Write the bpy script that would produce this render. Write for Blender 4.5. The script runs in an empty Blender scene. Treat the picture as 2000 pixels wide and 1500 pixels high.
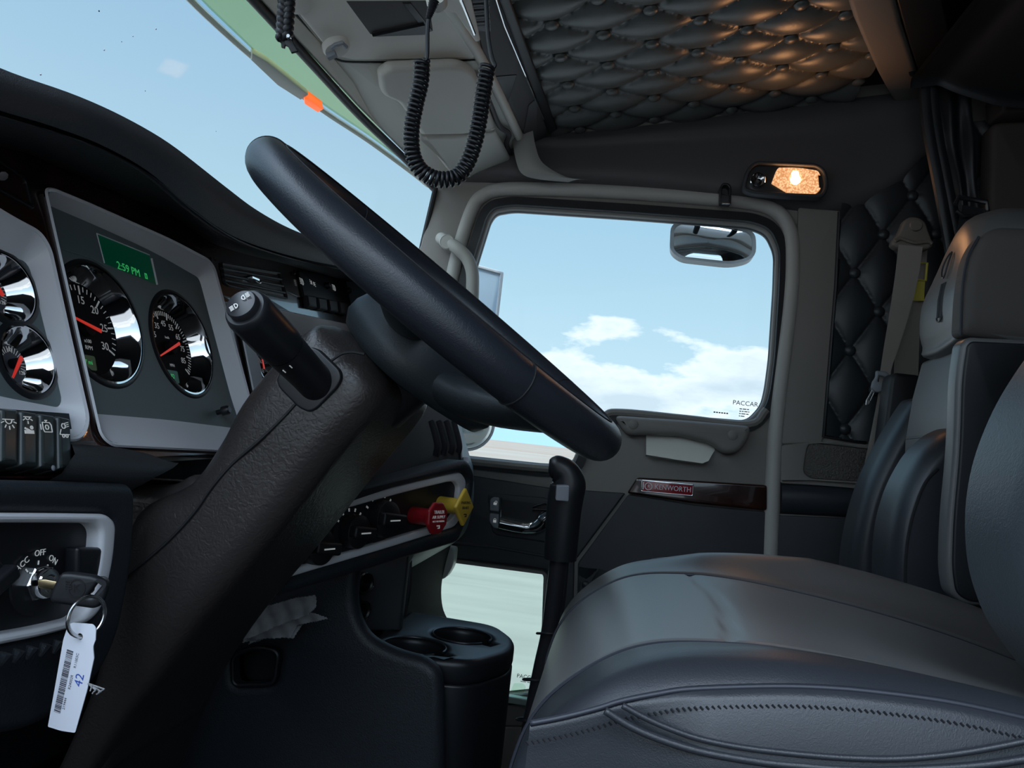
import bpy, bmesh, math, random
from math import sin, cos, pi, radians, sqrt, atan2, exp
from mathutils import Vector as V, Matrix
random.seed(7)
SC = bpy.context.scene
COL = SC.collection

# ---------------------------------------------------------------- camera
YAW, PIT, ROLL, FPX = radians(8), radians(4.2), radians(6.5), 1500.0
CAM = V((0, 0, .9))
cf = V((-sin(YAW)*cos(PIT), cos(YAW)*cos(PIT), sin(PIT)))
_r0 = V((cos(YAW), sin(YAW), 0)); _u0 = _r0.cross(cf)
CR = cos(ROLL)*_r0 + sin(ROLL)*_u0
CU = CR.cross(cf)
cd = bpy.data.cameras.new('camera'); cd.sensor_width = 36; cd.lens = FPX/2000*36; cd.clip_start = .02; cd.clip_end = 5000
co = bpy.data.objects.new('camera', cd); COL.objects.link(co)
co.matrix_world = Matrix(((CR.x, CU.x, -cf.x, CAM.x), (CR.y, CU.y, -cf.y, CAM.y), (CR.z, CU.z, -cf.z, CAM.z), (0, 0, 0, 1)))
SC.camera = co
SC.view_settings.view_transform = 'Standard'; SC.view_settings.look = 'None'
SC.view_settings.gamma = 1; SC.view_settings.use_curve_mapping = False
SC.view_settings.exposure = 0.13

# ---------------------------------------------------------------- sky with low cumulus
W = bpy.data.worlds.new('sky'); SC.world = W; W.use_nodes = True
nt = W.node_tree; nt.nodes.clear()
def N(t, **k):
    n = nt.nodes.new(t)
    for a, b in k.items(): setattr(n, a, b)
    return n
tc = N('ShaderNodeTexCoord'); sp = N('ShaderNodeSeparateXYZ'); nt.links.new(tc.outputs['Generated'], sp.inputs[0])
ramp = N('ShaderNodeValToRGB'); nt.links.new(sp.outputs['Z'], ramp.inputs[0])
e = ramp.color_ramp.elements
e[0].position = 0.0; e[0].color = (.72, .86, .93, 1)
e[1].position = 1.0; e[1].color = (.18, .34, .60, 1)
for p, c in ((.10, (.58, .77, .87, 1)), (.25, (.44, .65, .79, 1)), (.45, (.33, .53, .73, 1))):
    q = e.new(p); q.color = c
mp = N('ShaderNodeMapping'); mp.inputs['Scale'].default_value = (1, 1, 2.6); nt.links.new(tc.outputs['Generated'], mp.inputs[0])
nz = N('ShaderNodeTexNoise'); nz.inputs['Scale'].default_value = 6.5; nz.inputs['Detail'].default_value = 7; nz.inputs['Roughness'].default_value = .55
nt.links.new(mp.outputs[0], nz.inputs['Vector'])
# cloud amount falls with elevation
sub = N('ShaderNodeMapRange'); nt.links.new(sp.outputs['Z'], sub.inputs['Value'])
for k_, v_ in (('From Min', .10), ('From Max', .19), ('To Min', .15), ('To Max', -.20)): sub.inputs[k_].default_value = v_
ad = N('ShaderNodeMath', operation='ADD'); nt.links.new(nz.outputs['Fac'], ad.inputs[0]); nt.links.new(sub.outputs[0], ad.inputs[1])
mr = N('ShaderNodeMapRange'); mr.inputs['From Min'].default_value = .50; mr.inputs['From Max'].default_value = .57
nt.links.new(ad.outputs[0], mr.inputs['Value'])
mr2 = N('ShaderNodeMapRange'); mr2.inputs['From Min'].default_value = .52; mr2.inputs['From Max'].default_value = .75
nt.links.new(ad.outputs[0], mr2.inputs['Value'])
cc = N('ShaderNodeMix', data_type='RGBA'); cc.inputs['A'].default_value = (1.05, 1.08, 1.1, 1); cc.inputs['B'].default_value = (.68, .78, .86, 1)
nt.links.new(mr2.outputs[0], cc.inputs['Factor'])
mx = N('ShaderNodeMix', data_type='RGBA'); nt.links.new(mr.outputs[0], mx.inputs['Factor'])
nt.links.new(ramp.outputs[0], mx.inputs['A']); nt.links.new(cc.outputs['Result'], mx.inputs['B'])
# glow added round the sun, high over the driver's side, to brighten the cab
SUN = V((-.15, -.42, .90)).normalized()
dt = N('ShaderNodeVectorMath', operation='DOT_PRODUCT'); nt.links.new(tc.outputs['Generated'], dt.inputs[0]); dt.inputs[1].default_value = SUN
mxx = N('ShaderNodeMath', operation='MAXIMUM'); nt.links.new(dt.outputs['Value'], mxx.inputs[0]); mxx.inputs[1].default_value = 0
pw = N('ShaderNodeMath', operation='POWER'); nt.links.new(mxx.outputs[0], pw.inputs[0]); pw.inputs[1].default_value = 5
gl = N('ShaderNodeVectorMath', operation='SCALE'); gl.inputs[0].default_value = (5.6, 6.5, 7.6); nt.links.new(pw.outputs[0], gl.inputs['Scale'])
sm = N('ShaderNodeVectorMath', operation='ADD'); nt.links.new(mx.outputs['Result'], sm.inputs[0]); nt.links.new(gl.outputs[0], sm.inputs[1])
bg = N('ShaderNodeBackground'); bg.inputs['Strength'].default_value = 1.0; nt.links.new(sm.outputs[0], bg.inputs[0])
wo = N('ShaderNodeOutputWorld'); nt.links.new(bg.outputs[0], wo.inputs[0])

# ---------------------------------------------------------------- sun
sd = bpy.data.lights.new('sun', 'SUN'); sd.energy = 1.7; sd.angle = radians(.6); sd.color = (1, .95, .87)
so = bpy.data.objects.new('sun', sd); COL.objects.link(so)
so.rotation_euler = SUN.to_track_quat('Z', 'Y').to_euler()
# ================================================================ helpers
def ray(x, y): return cf + (x-1000)/FPX*CR + (750-y)/FPX*CU
def D(x, y, d): return CAM + d*ray(x, y)
def on(x, y, p, n):
    r = ray(x, y); n = V(n); return CAM + r*((V(p)-CAM).dot(n)/r.dot(n))
def atY(x, y, Y): return on(x, y, (0, Y, 0), (0, 1, 0))
def atZ(x, y, Z): return on(x, y, (0, 0, Z), (0, 0, 1))
def atX(x, y, X): return on(x, y, (X, 0, 0), (1, 0, 0))

class Fr:
    """a real plane: origin, two axes, normal u x v"""
    def __init__(s, o, u, v):
        s.o = V(o); s.u = V(u).normalized(); v = V(v); s.v = (v - v.dot(s.u)*s.u).normalized(); s.n = s.u.cross(s.v)
    def px(s, x, y, h=0):
        p = on(x, y, s.o+s.n*h, s.n) - s.o; return (p.dot(s.u), p.dot(s.v))
    def pl(s, pts, h=0): return [s.px(p[0], p[1], h) for p in pts]
    def w(s, a, b, h=0): return s.o + a*s.u + b*s.v + h*s.n
    def wp(s, x, y, h=0): a, b = s.px(x, y, h); return s.w(a, b, h)
    def mat(s, h=0):
        o = s.o + s.n*h
        return Matrix(((s.u.x, s.v.x, s.n.x, o.x), (s.u.y, s.v.y, s.n.y, o.y), (s.u.z, s.v.z, s.n.z, o.z), (0, 0, 0, 1)))
    def at(s, a, b, h=0, rot=0):
        return Fr(s.w(a, b, h), cos(rot)*s.u+sin(rot)*s.v, cos(rot)*s.v-sin(rot)*s.u)

def rnd(pts, r, seg=5):
    """round the corners of a closed 2D polygon"""
    out = []; n = len(pts)
    for i, p in enumerate(pts):
        rr = p[2] if len(p) > 2 else r
        P = V(p[:2]); A = V(pts[i-1][:2]); B = V(pts[(i+1) % n][:2])
        la, lb = (A-P).length, (B-P).length
        k = min(rr, la*.48, lb*.48)
        if k <= 1e-6: out.append((P.x, P.y)); continue
        a = P+(A-P)/la*k; b = P+(B-P)/lb*k
        for j in range(seg+1):
            t = j/seg; q = a*(1-t)**2+P*2*t*(1-t)+b*t*t; out.append((q.x, q.y))
    return out
def cat(pts, per=6, closed=False):
    P = [V(p) for p in pts]; n = len(P); out = []
    rng = range(n if closed else n-1)
    for i in rng:
        p1, p2 = P[i], P[(i+1) % n]
        p0 = P[i-1] if (closed or i > 0) else p1*2-p2
        p3 = P[(i+2) % n] if (closed or i < n-2) else p2*2-p1
        for j in range(per):
            t = j/per
            out.append(.5*((2*p1)+(p2-p0)*t+(2*p0-5*p1+4*p2-p3)*t*t+(3*p1-p0-3*p2+p3)*t**3))
    if not closed: out.append(P[-1])
    return out
def resample(pts, n):
    L = [0]
    for a, b in zip(pts, pts[1:]): L.append(L[-1]+(b-a).length)
    out = []; j = 0
    for i in range(n):
        t = L[-1]*i/(n-1)
        while j < len(L)-2 and L[j+1] < t: j += 1
        d = L[j+1]-L[j]; out.append(pts[j].lerp(pts[j+1], (t-L[j])/d if d else 0))
    return out
def circ(cx, cy, r, n=40, ry=None, a0=0):
    ry = ry or r; return [(cx+r*cos(2*pi*i/n+a0), cy+ry*sin(2*pi*i/n+a0)) for i in range(n)]

# geometry makers return (verts, faces) in world space
def plate(fr, loops, h0, h1, bev=.0, res=2):
    cu = bpy.data.curves.new('c', 'CURVE'); cu.dimensions = '2D'; cu.fill_mode = 'BOTH'
    for L in loops:
        s = cu.splines.new('POLY'); s.points.add(len(L)-1)
        for i, p in enumerate(L): s.points[i].co = (p[0], p[1], 0, 1)
        s.use_cyclic_u = True
    t = abs(h1-h0)
    bev = min(bev, t/2*.98)
    cu.extrude = t/2-bev; cu.bevel_depth = bev; cu.bevel_resolution = res; cu.offset = -bev
    o = bpy.data.objects.new('c', cu); COL.objects.link(o)
    bpy.context.view_layer.update()
    dg = bpy.context.evaluated_depsgraph_get()
    me = bpy.data.meshes.new_from_object(o.evaluated_get(dg), depsgraph=dg)
    M = fr.mat((h0+h1)/2)
    g = ([M @ v.co for v in me.vertices], [tuple(f.vertices) for f in me.polygons])
    bpy.data.objects.remove(o); bpy.data.curves.remove(cu); bpy.data.meshes.remove(me)
    return g
def text(fr, s, size, h=0.0, t=.0003, cx=0, cy=0, sx=1.0, shear=0, align='CENTER'):
    cu = bpy.data.curves.new('t', 'FONT'); cu.body = s; cu.size = size; cu.extrude = t/2
    cu.align_x = align; cu.align_y = 'CENTER'; cu.shear = shear; cu.resolution_u = 3
    o = bpy.data.objects.new('t', cu); COL.objects.link(o)
    bpy.context.view_layer.update()
    dg = bpy.context.evaluated_depsgraph_get()
    me = bpy.data.meshes.new_from_object(o.evaluated_get(dg), depsgraph=dg)
    M = fr.mat(h+t/2) @ Matrix.Translation((cx, cy, 0)) @ Matrix.Diagonal((sx, 1, 1, 1))
    g = ([M @ v.co for v in me.vertices], [tuple(f.vertices) for f in me.polygons])
    bpy.data.objects.remove(o); bpy.data.curves.remove(cu); bpy.data.meshes.remove(me)
    return g
def frame_loft(loopA, loopB, loopC=None):
    """bridge closed 3D loops of equal length"""
    loops = [loopA, loopB] + ([loopC] if loopC else [])
    n = len(loopA); vs = [p for L in loops for p in L]; fs = []
    for k in range(len(loops)-1):
        for i in range(n):
            j = (i+1) % n; fs.append((k*n+i, k*n+j, (k+1)*n+j, (k+1)*n+i))
    return vs, fs
def loft(rows, closed=False, caps=False, wrap=False):
    n = len(rows[0]); vs = [V(p) for r in rows for p in r]; fs = []
    m = len(rows)
    for k in range(m if wrap else m-1):
        for i in range(n if closed else n-1):
            j = (i+1) % n; k2 = (k+1) % m; fs.append((k*n+i, k*n+j, k2*n+j, k2*n+i))
    if caps:
        fs.append(tuple(range(n-1, -1, -1))); fs.append(tuple(range((m-1)*n, m*n)))
    return vs, fs
def tube(path, r, seg=10, closed=False, caps=True, flat=None):
    P = [V(p) for p in path]; n = len(P)
    rs = r if isinstance(r, (list, tuple)) else [r]*n
    T = []
    for i in range(n):
        a = P[i-1] if (i > 0 or closed) else P[i]; b = P[(i+1) % n] if (i < n-1 or closed) else P[i]
        T.append((b-a).normalized())
    t0 = T[0]; up = V((0, 0, 1)) if abs(t0.z) < .9 else V((1, 0, 0))
    nn = (up - up.dot(t0)*t0).normalized(); rows = []
    for i in range(n):
        nn = (nn - nn.dot(T[i])*T[i]).normalized(); b = T[i].cross(nn)
        rows.append([P[i]+rs[i]*(cos(2*pi*k/seg)*nn+sin(2*pi*k/seg)*b*(flat or 1)) for k in range(seg)])
    return loft(rows, closed=True, caps=caps and not closed, wrap=closed)
def ribbon(left, right, t=.0012, n=24):
    """a strap: two edge curves (world points), given a little thickness"""
    A = resample(cat(left, 6), n); B = resample(cat(right, 6), n); rows = []
    for i in range(n):
        d = (A[min(i+1, n-1)]-A[max(i-1, 0)]).normalized(); w = (B[i]-A[i]); nn = w.cross(d).normalized()*t/2
        row = [A[i].lerp(B[i], k/6)+nn for k in range(7)]+[A[i].lerp(B[i], k/6)-nn for k in range(6, -1, -1)]
        rows.append(row)
    return loft(rows, closed=True, caps=True)
def lathe(fr, prof, n=32, caps=True, cx=0, cy=0):
    rows = [[fr.w(cx+r*cos(2*pi*k/n), cy+r*sin(2*pi*k/n), h) for k in range(n)] for r, h in prof]
    return loft(rows, closed=True, caps=caps)
def box(fr, a0, a1, b0, b1, h0, h1):
    c = [fr.w(a, b, h) for h in (h0, h1) for a, b in ((a0, b0), (a1, b0), (a1, b1), (a0, b1))]
    return c, [(3, 2, 1, 0), (4, 5, 6, 7), (0, 1, 5, 4), (1, 2, 6, 5), (2, 3, 7, 6), (3, 0, 4, 7)]
def hull2(P, h): pass
def slab3(pts, off):
    """solid from a 3D polygon and an offset vector"""
    n = len(pts); vs = [V(p) for p in pts]+[V(p)+V(off) for p in pts]
    fs = [tuple(range(n-1, -1, -1)), tuple(range(n, 2*n))]+[(i, (i+1) % n, n+(i+1) % n, n+i) for i in range(n)]
    return vs, fs

WL = {}
def ob(name, geoms, mat, parent=None, sharp=38, bevel=0, sub=0, label=None, kind=None, solid=0, origin=None):
    if isinstance(geoms, tuple): geoms = [geoms]
    vs, fs = [], []
    for g in geoms:
        b = len(vs); vs += g[0]; fs += [tuple(i+b for i in f) for f in g[1]]
    if parent is not None: O = WL[parent.name]
    elif origin is not None: O = V(origin)
    else:
        xs = [v.x for v in vs]; ys = [v.y for v in vs]; zs = [v.z for v in vs]
        O = V(((min(xs)+max(xs))/2, (min(ys)+max(ys))/2, min(zs)))
    me = bpy.data.meshes.new(name); me.from_pydata([v-O for v in vs], [], fs)
    bm = bmesh.new(); bm.from_mesh(me); bmesh.ops.remove_doubles(bm, verts=bm.verts, dist=1e-6)
    bmesh.ops.recalc_face_normals(bm, faces=bm.faces); bm.to_mesh(me); bm.free()
    me.materials.append(mat)
    me.shade_smooth()
    if sharp < 180: me.set_sharp_from_angle(angle=radians(sharp))
    o = bpy.data.objects.new(name, me); COL.objects.link(o)
    if parent is not None: o.parent = parent
    else: o.location = O
    WL[o.name] = O
    if solid:
        m = o.modifiers.new('s', 'SOLIDIFY'); m.thickness = solid; m.offset = -1
    if bevel:
        m = o.modifiers.new('b', 'BEVEL'); m.width = bevel; m.segments = 3; m.limit_method = 'ANGLE'; m.angle_limit = radians(35)
    if sub:
        m = o.modifiers.new('u', 'SUBSURF'); m.levels = sub; m.render_levels = sub
    if label: o['label'] = label
    if kind: o['kind'] = kind
    return o
def tag(o, label, cat_, group=None):
    o['label'] = label; o['category'] = cat_
    if group: o['group'] = group
    return o
def thing(name, label, cat_, loc, group=None):
    o = bpy.data.objects.new(name, None); COL.objects.link(o); o.location = loc; o.empty_display_size = .05
    WL[o.name] = V(loc); return tag(o, label, cat_, group)
def struct(name, geoms, mat, **k): return ob(name, geoms, mat, kind='structure', **k)

# ================================================================ materials
def mat(name, col, rough=.5, metal=0, bump=None, var=None, coat=0, spec=.5, ao=None):
    m = bpy.data.materials.new(name); m.use_nodes = True; nt = m.node_tree; b = nt.nodes['Principled BSDF']
    b.inputs['Base Color'].default_value = (*col, 1); b.inputs['Roughness'].default_value = rough
    b.inputs['Metallic'].default_value = metal; b.inputs['Coat Weight'].default_value = coat; b.inputs['Coat Roughness'].default_value = .06
    b.inputs['Specular IOR Level'].default_value = spec
    tc = nt.nodes.new('ShaderNodeTexCoord')
    if var:                                   # (other colour, scale, amount, stretch)
        nz = nt.nodes.new('ShaderNodeTexNoise'); nz.inputs['Scale'].default_value = var[1]; nz.inputs['Detail'].default_value = 5
        mp = nt.nodes.new('ShaderNodeMapping'); mp.inputs['Scale'].default_value = var[3] if len(var) > 3 else (1, 1, 1)
        nt.links.new(tc.outputs['Object'], mp.inputs[0]); nt.links.new(mp.outputs[0], nz.inputs['Vector'])
        r = nt.nodes.new('ShaderNodeMapRange'); r.inputs['From Min'].default_value = .35; r.inputs['From Max'].default_value = .7; r.inputs['To Max'].default_value = var[2]
        nt.links.new(nz.outputs['Fac'], r.inputs['Value'])
        x = nt.nodes.new('ShaderNodeMix'); x.data_type = 'RGBA'; x.inputs['A'].default_value = (*col, 1); x.inputs['B'].default_value = (*var[0], 1)
        nt.links.new(r.outputs[0], x.inputs['Factor']); nt.links.new(x.outputs['Result'], b.inputs['Base Color'])
    if bump:                                  # (kind, scale, strength)
        if bump[0] == 'grain':
            t = nt.nodes.new('ShaderNodeTexVoronoi'); t.feature = 'SMOOTH_F1'; t.inputs['Scale'].default_value = bump[1]; out = t.outputs['Distance']
            wz = nt.nodes.new('ShaderNodeTexNoise'); wz.inputs['Scale'].default_value = bump[1]*.35; wz.inputs['Detail'].default_value = 3
            ma = nt.nodes.new('ShaderNodeVectorMath'); ma.operation = 'MULTIPLY_ADD'
            nt.links.new(tc.outputs['Object'], wz.inputs['Vector']); nt.links.new(wz.outputs['Color'], ma.inputs[0]); ma.inputs[1].default_value = (.02, .02, .02)
            nt.links.new(tc.outputs['Object'], ma.inputs[2]); nt.links.new(ma.outputs[0], t.inputs['Vector'])
        elif bump[0] == 'weave':
            t = nt.nodes.new('ShaderNodeTexWave'); t.inputs['Scale'].default_value = bump[1]; t.inputs['Distortion'].default_value = 1; out = t.outputs['Fac']
            nt.links.new(tc.outputs['Object'], t.inputs['Vector'])
        else:
            t = nt.nodes.new('ShaderNodeTexNoise'); t.inputs['Scale'].default_value = bump[1]; t.inputs['Detail'].default_value = 4; out = t.outputs['Fac']
            nt.links.new(tc.outputs['Object'], t.inputs['Vector'])
        bp = nt.nodes.new('ShaderNodeBump'); bp.inputs['Strength'].default_value = bump[2]; bp.inputs['Distance'].default_value = .001
        nt.links.new(out, bp.inputs['Height']); nt.links.new(bp.outputs[0], b.inputs['Normal'])
    return m
def emis(name, col, s, base=(.02, .02, .02)):
    m = mat(name, base, .3); b = m.node_tree.nodes['Principled BSDF']
    b.inputs['Emission Color'].default_value = (*col, 1); b.inputs['Emission Strength'].default_value = s; return m
def glass(name, tint, refl=1.0):
    m = bpy.data.materials.new(name); m.use_nodes = True; nt = m.node_tree; nt.nodes.clear()
    t = nt.nodes.new('ShaderNodeBsdfTransparent'); t.inputs[0].default_value = (*tint, 1)
    g = nt.nodes.new('ShaderNodeBsdfGlossy'); g.inputs['Roughness'].default_value = .02
    f = nt.nodes.new('ShaderNodeLayerWeight'); f.inputs['Blend'].default_value = .5
    pw = nt.nodes.new('ShaderNodeMath'); pw.operation = 'POWER'; pw.inputs[1].default_value = 5; nt.links.new(f.outputs['Facing'], pw.inputs[0])
    k = nt.nodes.new('ShaderNodeMath'); k.operation = 'MULTIPLY_ADD'; k.inputs[1].default_value = .8*refl; k.inputs[2].default_value = .012*refl; nt.links.new(pw.outputs[0], k.inputs[0])
    x = nt.nodes.new('ShaderNodeMixShader'); nt.links.new(k.outputs[0], x.inputs[0]); nt.links.new(t.outputs[0], x.inputs[1]); nt.links.new(g.outputs[0], x.inputs[2])
    o = nt.nodes.new('ShaderNodeOutputMaterial'); nt.links.new(x.outputs[0], o.inputs[0]); return m

M = dict(
 grey=mat('grey_plastic', (.46, .44, .41), .55, bump=('noise', 900, .15)),
 greyw=mat('warm_grey_plastic', (.22, .20, .183), .6, bump=('noise', 900, .15)),
 coving=mat('dark_grey_plastic', (.085, .08, .082), .6, bump=('noise', 900, .15)),
 console=mat('light_grey_plastic', (.80, .78, .71), .5, bump=('noise', 900, .12)),
 beige=mat('beige_trim', (.66, .62, .54), .55),
 shade=mat('visor_vinyl', (.66, .645, .59), .5, bump=('noise', 500, .2)),
 black=mat('black_plastic', (.012, .013, .016), .38),
 rubber=mat('black_rubber', (.010, .011, .014), .5),
 slate=mat('dark_vinyl', (.035, .037, .043), .6, bump=('noise', 500, .2), var=((.05, .05, .055), 14, .5)),
 padblack=mat('dash_vinyl', (.018, .022, .028), .5, bump=('grain', 420, .35)),
 padtop=mat('dash_top_vinyl', (.03, .032, .036), .6, bump=('grain', 500, .35)),
 shroud=mat('column_vinyl', (.032, .027, .026), .37, bump=('grain', 280, .38)),
 wheel=mat('wheel_leather', (.018, .021, .028), .38, bump=('grain', 480, .16)),
 hub=mat('hub_vinyl', (.018, .024, .028), .5, bump=('grain', 420, .16)),
 wood=mat('burl_wood', (.016, .005, .004), .25, var=((.05, .012, .006), 18, .8, (1, 4, 1)), coat=1),
 silver=mat('silver_trim', (.78, .78, .82), .32),
 chrome=mat('chrome', (.9, .9, .9), .05, metal=1),
 panel=mat('instrument_panel', (.14, .175, .18), .55, bump=('noise', 1200, .2)),
 dial=mat('dial_face', (.006, .006, .008), .7, spec=.15),
 white=emis('white_print_glow', (.8, .85, .85), .18, (.7, .7, .7)),  # faint glow added so the white print reads brighter
 print=emis('grey_print_glow', (.8, .82, .82), .10, (.7, .72, .72)),  # numerals and small marks lifted by an added glow
 needle=emis('red_needle_glow', (.9, .05, .03), .35, (.6, .02, .02)),  # needles brightened by a glow of their own, added
 lcd=emis('green_display', (.0, .07, .035), .22, (.0, .012, .006)),
 lcdtext=emis('green_digits', (.05, .55, .15), .45, (.0, .1, .02)),
 red=mat('red_plastic', (.36, .012, .02), .35),
 yellow=mat('yellow_plastic', (.66, .44, .05), .4),
 badge=mat('red_enamel', (.30, .01, .02), .2, coat=1),
 gold=mat('brass_key', (.62, .5, .3), .25, metal=1),
 steel=mat('steel', (.55, .55, .55), .22, metal=1),
 paper=mat('white_label', (.78, .80, .88), .6),
 ink=mat('black_ink', (.02, .02, .03), .6), blue=mat('blue_ink', (.04, .1, .45), .6),
 tissue=mat('grey_paper', (.33, .33, .34), .8, bump=('noise', 250, .6), var=((.2, .2, .21), 60, .6)),
 insert=mat('grey_leather', (.125, .124, .124), .36, bump=('grain', 600, .10)),
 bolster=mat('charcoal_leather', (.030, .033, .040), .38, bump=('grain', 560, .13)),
 piping=mat('seat_piping', (.03, .033, .045), .45),
 thread=mat('dark_thread', (.008, .008, .01), .7),
 seatgrey=mat('seat_side_fabric', (.09, .08, .075), .7, bump=('weave', 900, .3)),
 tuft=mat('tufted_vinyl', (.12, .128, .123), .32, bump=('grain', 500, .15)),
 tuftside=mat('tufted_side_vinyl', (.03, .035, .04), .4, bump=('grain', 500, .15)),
 belt=mat('tan_webbing', (.30, .265, .24), .75, bump=('weave', 600, .3)),
 belttan=mat('tan_plastic', (.17, .145, .125), .55),
 tagyel=mat('yellow_tag', (.62, .52, .08), .5),
 curtain=mat('black_curtain_vinyl', (.014, .018, .022), .4),
 sleeper=mat('sleeper_panel', (.07, .055, .048), .7),
 carpet=mat('floor_mat', (.02, .02, .024), .85),
 frost=mat('ribbed_aluminium', (.45, .55, .5), .4, metal=.3),
 sidebol=mat('lit_side_leather', (.062, .072, .082), .4, bump=('grain', 420, .25)),  # paler bolster leather, light on its side painted into the colour
 foot=mat('footwell_plastic', (.016, .015, .016), .85, spec=.15),
 switch=mat('switch_plastic', (.045, .055, .055), .32),
 dialgrey=mat('dial_face_reflection', (.07, .08, .10), .5),  # dial paled, the reflection of its glass painted into the colour
 endgrey=mat('console_end_plastic', (.28, .27, .25), .55),
 farbol=mat('shaded_bolster_leather', (.085, .078, .075), .38, bump=('grain', 600, .10)),  # browner seat leather, shade of the far side painted in
 pole=mat('satin_black_metal', (.02, .02, .024), .3),
 knobgrey=mat('grey_switch', (.25, .27, .3), .4),
 mirror=mat('mirror_glass', (.85, .88, .88), .03, metal=1),
 mframe=mat('mirror_frame', (.5, .5, .5), .4),
 mback=mat('pale_mirror_shell', (.55, .56, .50), .35),
 lamporange=emis('amber_marker', (1, .16, .03), .9, (.6, .08, .02)),
 tintgreen=glass('green_tinted_visor', (.80, .84, .62)),
 glass=glass('clear_glass', (.96, .98, .98), .15),
 glassdoor=glass('door_glass', (.93, .98, 1.0), .35),
 glassgreen=glass('kick_window_glass', (.86, .94, .88), .35),
)
# ================================================================ cab shell
YW = 1.95
FW = Fr((0, YW, 0), (1, 0, 0), (0, 0, 1))          # passenger side, faces the camera (-y)
glassL = [(955, 427), (966, 412), (1000, 406), (1230, 421), (1466, 439), (1500, 452), (1517, 490), (1515, 560), (1506, 700), (1498, 760), (1490, 792), (1462, 822), (1340, 812), (1215, 801), (1185, 806), (1140, 850), (1115, 908), (1060, 907), (925, 893), (835, 884), (865, 740), (931, 504)]
glassP = rnd(FW.pl(glassL), .02)
doorL = [(925, 405), (955, 378), (1000, 371), (1230, 381), (1480, 402), (1530, 425), (1548, 470), (1546, 560), (1532, 700), (1513, 850), (1502, 1090), (1490, 1420), (800, 1420), (800, 900), (868, 620)]
doorP = rnd(FW.pl(doorL), .06)
kickL = [(800, 1088), (868, 1093), (1062, 1118), (1066, 1126), (1058, 1352), (1050, 1360), (800, 1386)]
kickP = rnd(FW.pl(kickL), .012)

wallout = FW.pl([(850, 352), (846, 368), (822, 478), (790, 625)])
wallout = wallout[:3] + [(-.70, .95), (-1.10, .95), (-1.10, -.02), (2.3, -.02), (2.3, 2.2), (-.54, 2.2)]
struct('wall_right', plate(FW, [wallout, doorP], -.06, 0, .004), M['greyw'])

door = struct('door_1', plate(FW, [rnd([(a, b) for a, b in doorP], 0), glassP, kickP], -.05, -.004, .006), M['greyw'])
# exterior skin edge of the door is hidden; inner seal around the glass
def grow(L, k, c=None):
    n = len(L); out = []
    A = sum(L[i][0]*L[(i+1) % n][1]-L[(i+1) % n][0]*L[i][1] for i in range(n)); s = 1 if A > 0 else -1
    for i in range(n):
        a, p, b = V(L[i-1]), V(L[i]), V(L[(i+1) % n])
        d1 = (p-a); d2 = (b-p)
        d1 = d1.normalized() if d1.length else d2.normalized(); d2 = d2.normalized() if d2.length else d1
        t = (d1+d2).normalized(); nrm = V((t.y, -t.x))*s
        m = max(.5, nrm.dot(V((d1.y, -d1.x))*s)); out.append(tuple(p+nrm*k/m))
    return out
seal_in = glassP
upper = [p for p in glassP]
struct('window_seal', frame_loft([FW.w(a, b, -.03) for a, b in grow(glassP, -.002)], [FW.w(a, b, .006) for a, b in grow(glassP, .008)], [FW.w(a, b, .004) for a, b in grow(glassP, .03)]), M['rubber'], parent=door)
struct('window_seal', frame_loft([FW.w(a, b, -.03) for a, b in grow(kickP, -.002)], [FW.w(a, b, .006) for a, b in grow(kickP, .006)], [FW.w(a, b, .0) for a, b in grow(kickP, .014)]), M['rubber'], parent=door)
# window panes
w2 = struct('window_2', plate(FW, [grow(glassP, .006)], -.026, -.022), M['glassdoor'])
w3 = struct('window_3', plate(FW, [grow(kickP, .006)], -.026, -.022), M['glassgreen'])
f = Fr(FW.wp(1455, 797, -.021), FW.u, FW.v)
struct('lettering', [text(f, 'PACCAR', .016, cy=.011), *[box(f, x0, x0+w0, y0-.0011, y0+.0011, .0002, .0005) for y0, ws in ((-.003, (.006, .009, .005)), (-.009, (.005, .004, .008, .003)), (-.015, (.004, .010, .006)), (-.021, (.003, .009))) for x0, w0 in zip([-.013+sum(ws[:k])+.0015*k for k in range(len(ws))], ws)], *[box(f, -.075+k*.0062, -.0705+k*.0062, -.0195, -.0165, .0002, .0005) for k in range(6)]], M['ink'], parent=w2)
f = Fr(FW.wp(1030, 1323, -.021), FW.u, FW.v)
struct('lettering', [text(f, 'PACCAR', .014), box(f, -.016, -.002, -.0125, -.0110, .0002, .0005), box(f, .001, .012, -.0125, -.0110, .0002, .0005)], M['ink'], parent=w3)
# bottom rail and catch of the kick window
fr = FW
struct('lower_rail', [box(FW, *FW.px(990, 1365)[:1], *FW.px(1062, 1365)[:1], FW.px(1020, 1374)[1], FW.px(1020, 1360)[1], -.005, .016)], M['frost'], parent=door, bevel=.003)
struct('window_catch', plate(Fr(FW.o, FW.u, FW.v), [rnd(FW.pl([(999, 1346), (1002, 1338), (1020, 1338), (1026, 1345), (1022, 1356), (998, 1354)]), .003)], -.02, .008, .004), M['glassgreen'], parent=door)

# pale weather-strip tube round the door opening
ring = cat([FW.wp(x, y) for x, y in [(790, 1000), (832, 800), (868, 620), (893, 500), (922, 410), (945, 382), (985, 370), (1100, 371), (1230, 377), (1360, 386), (1470, 397), (1520, 416), (1544, 455), (1548, 520), (1543, 600), (1531, 700), (1519, 800), (1511, 900), (1504, 1090), (1492, 1400)]], 6)
struct('trim_1', tube(ring, .0185, 14), M['grey'])

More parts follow.
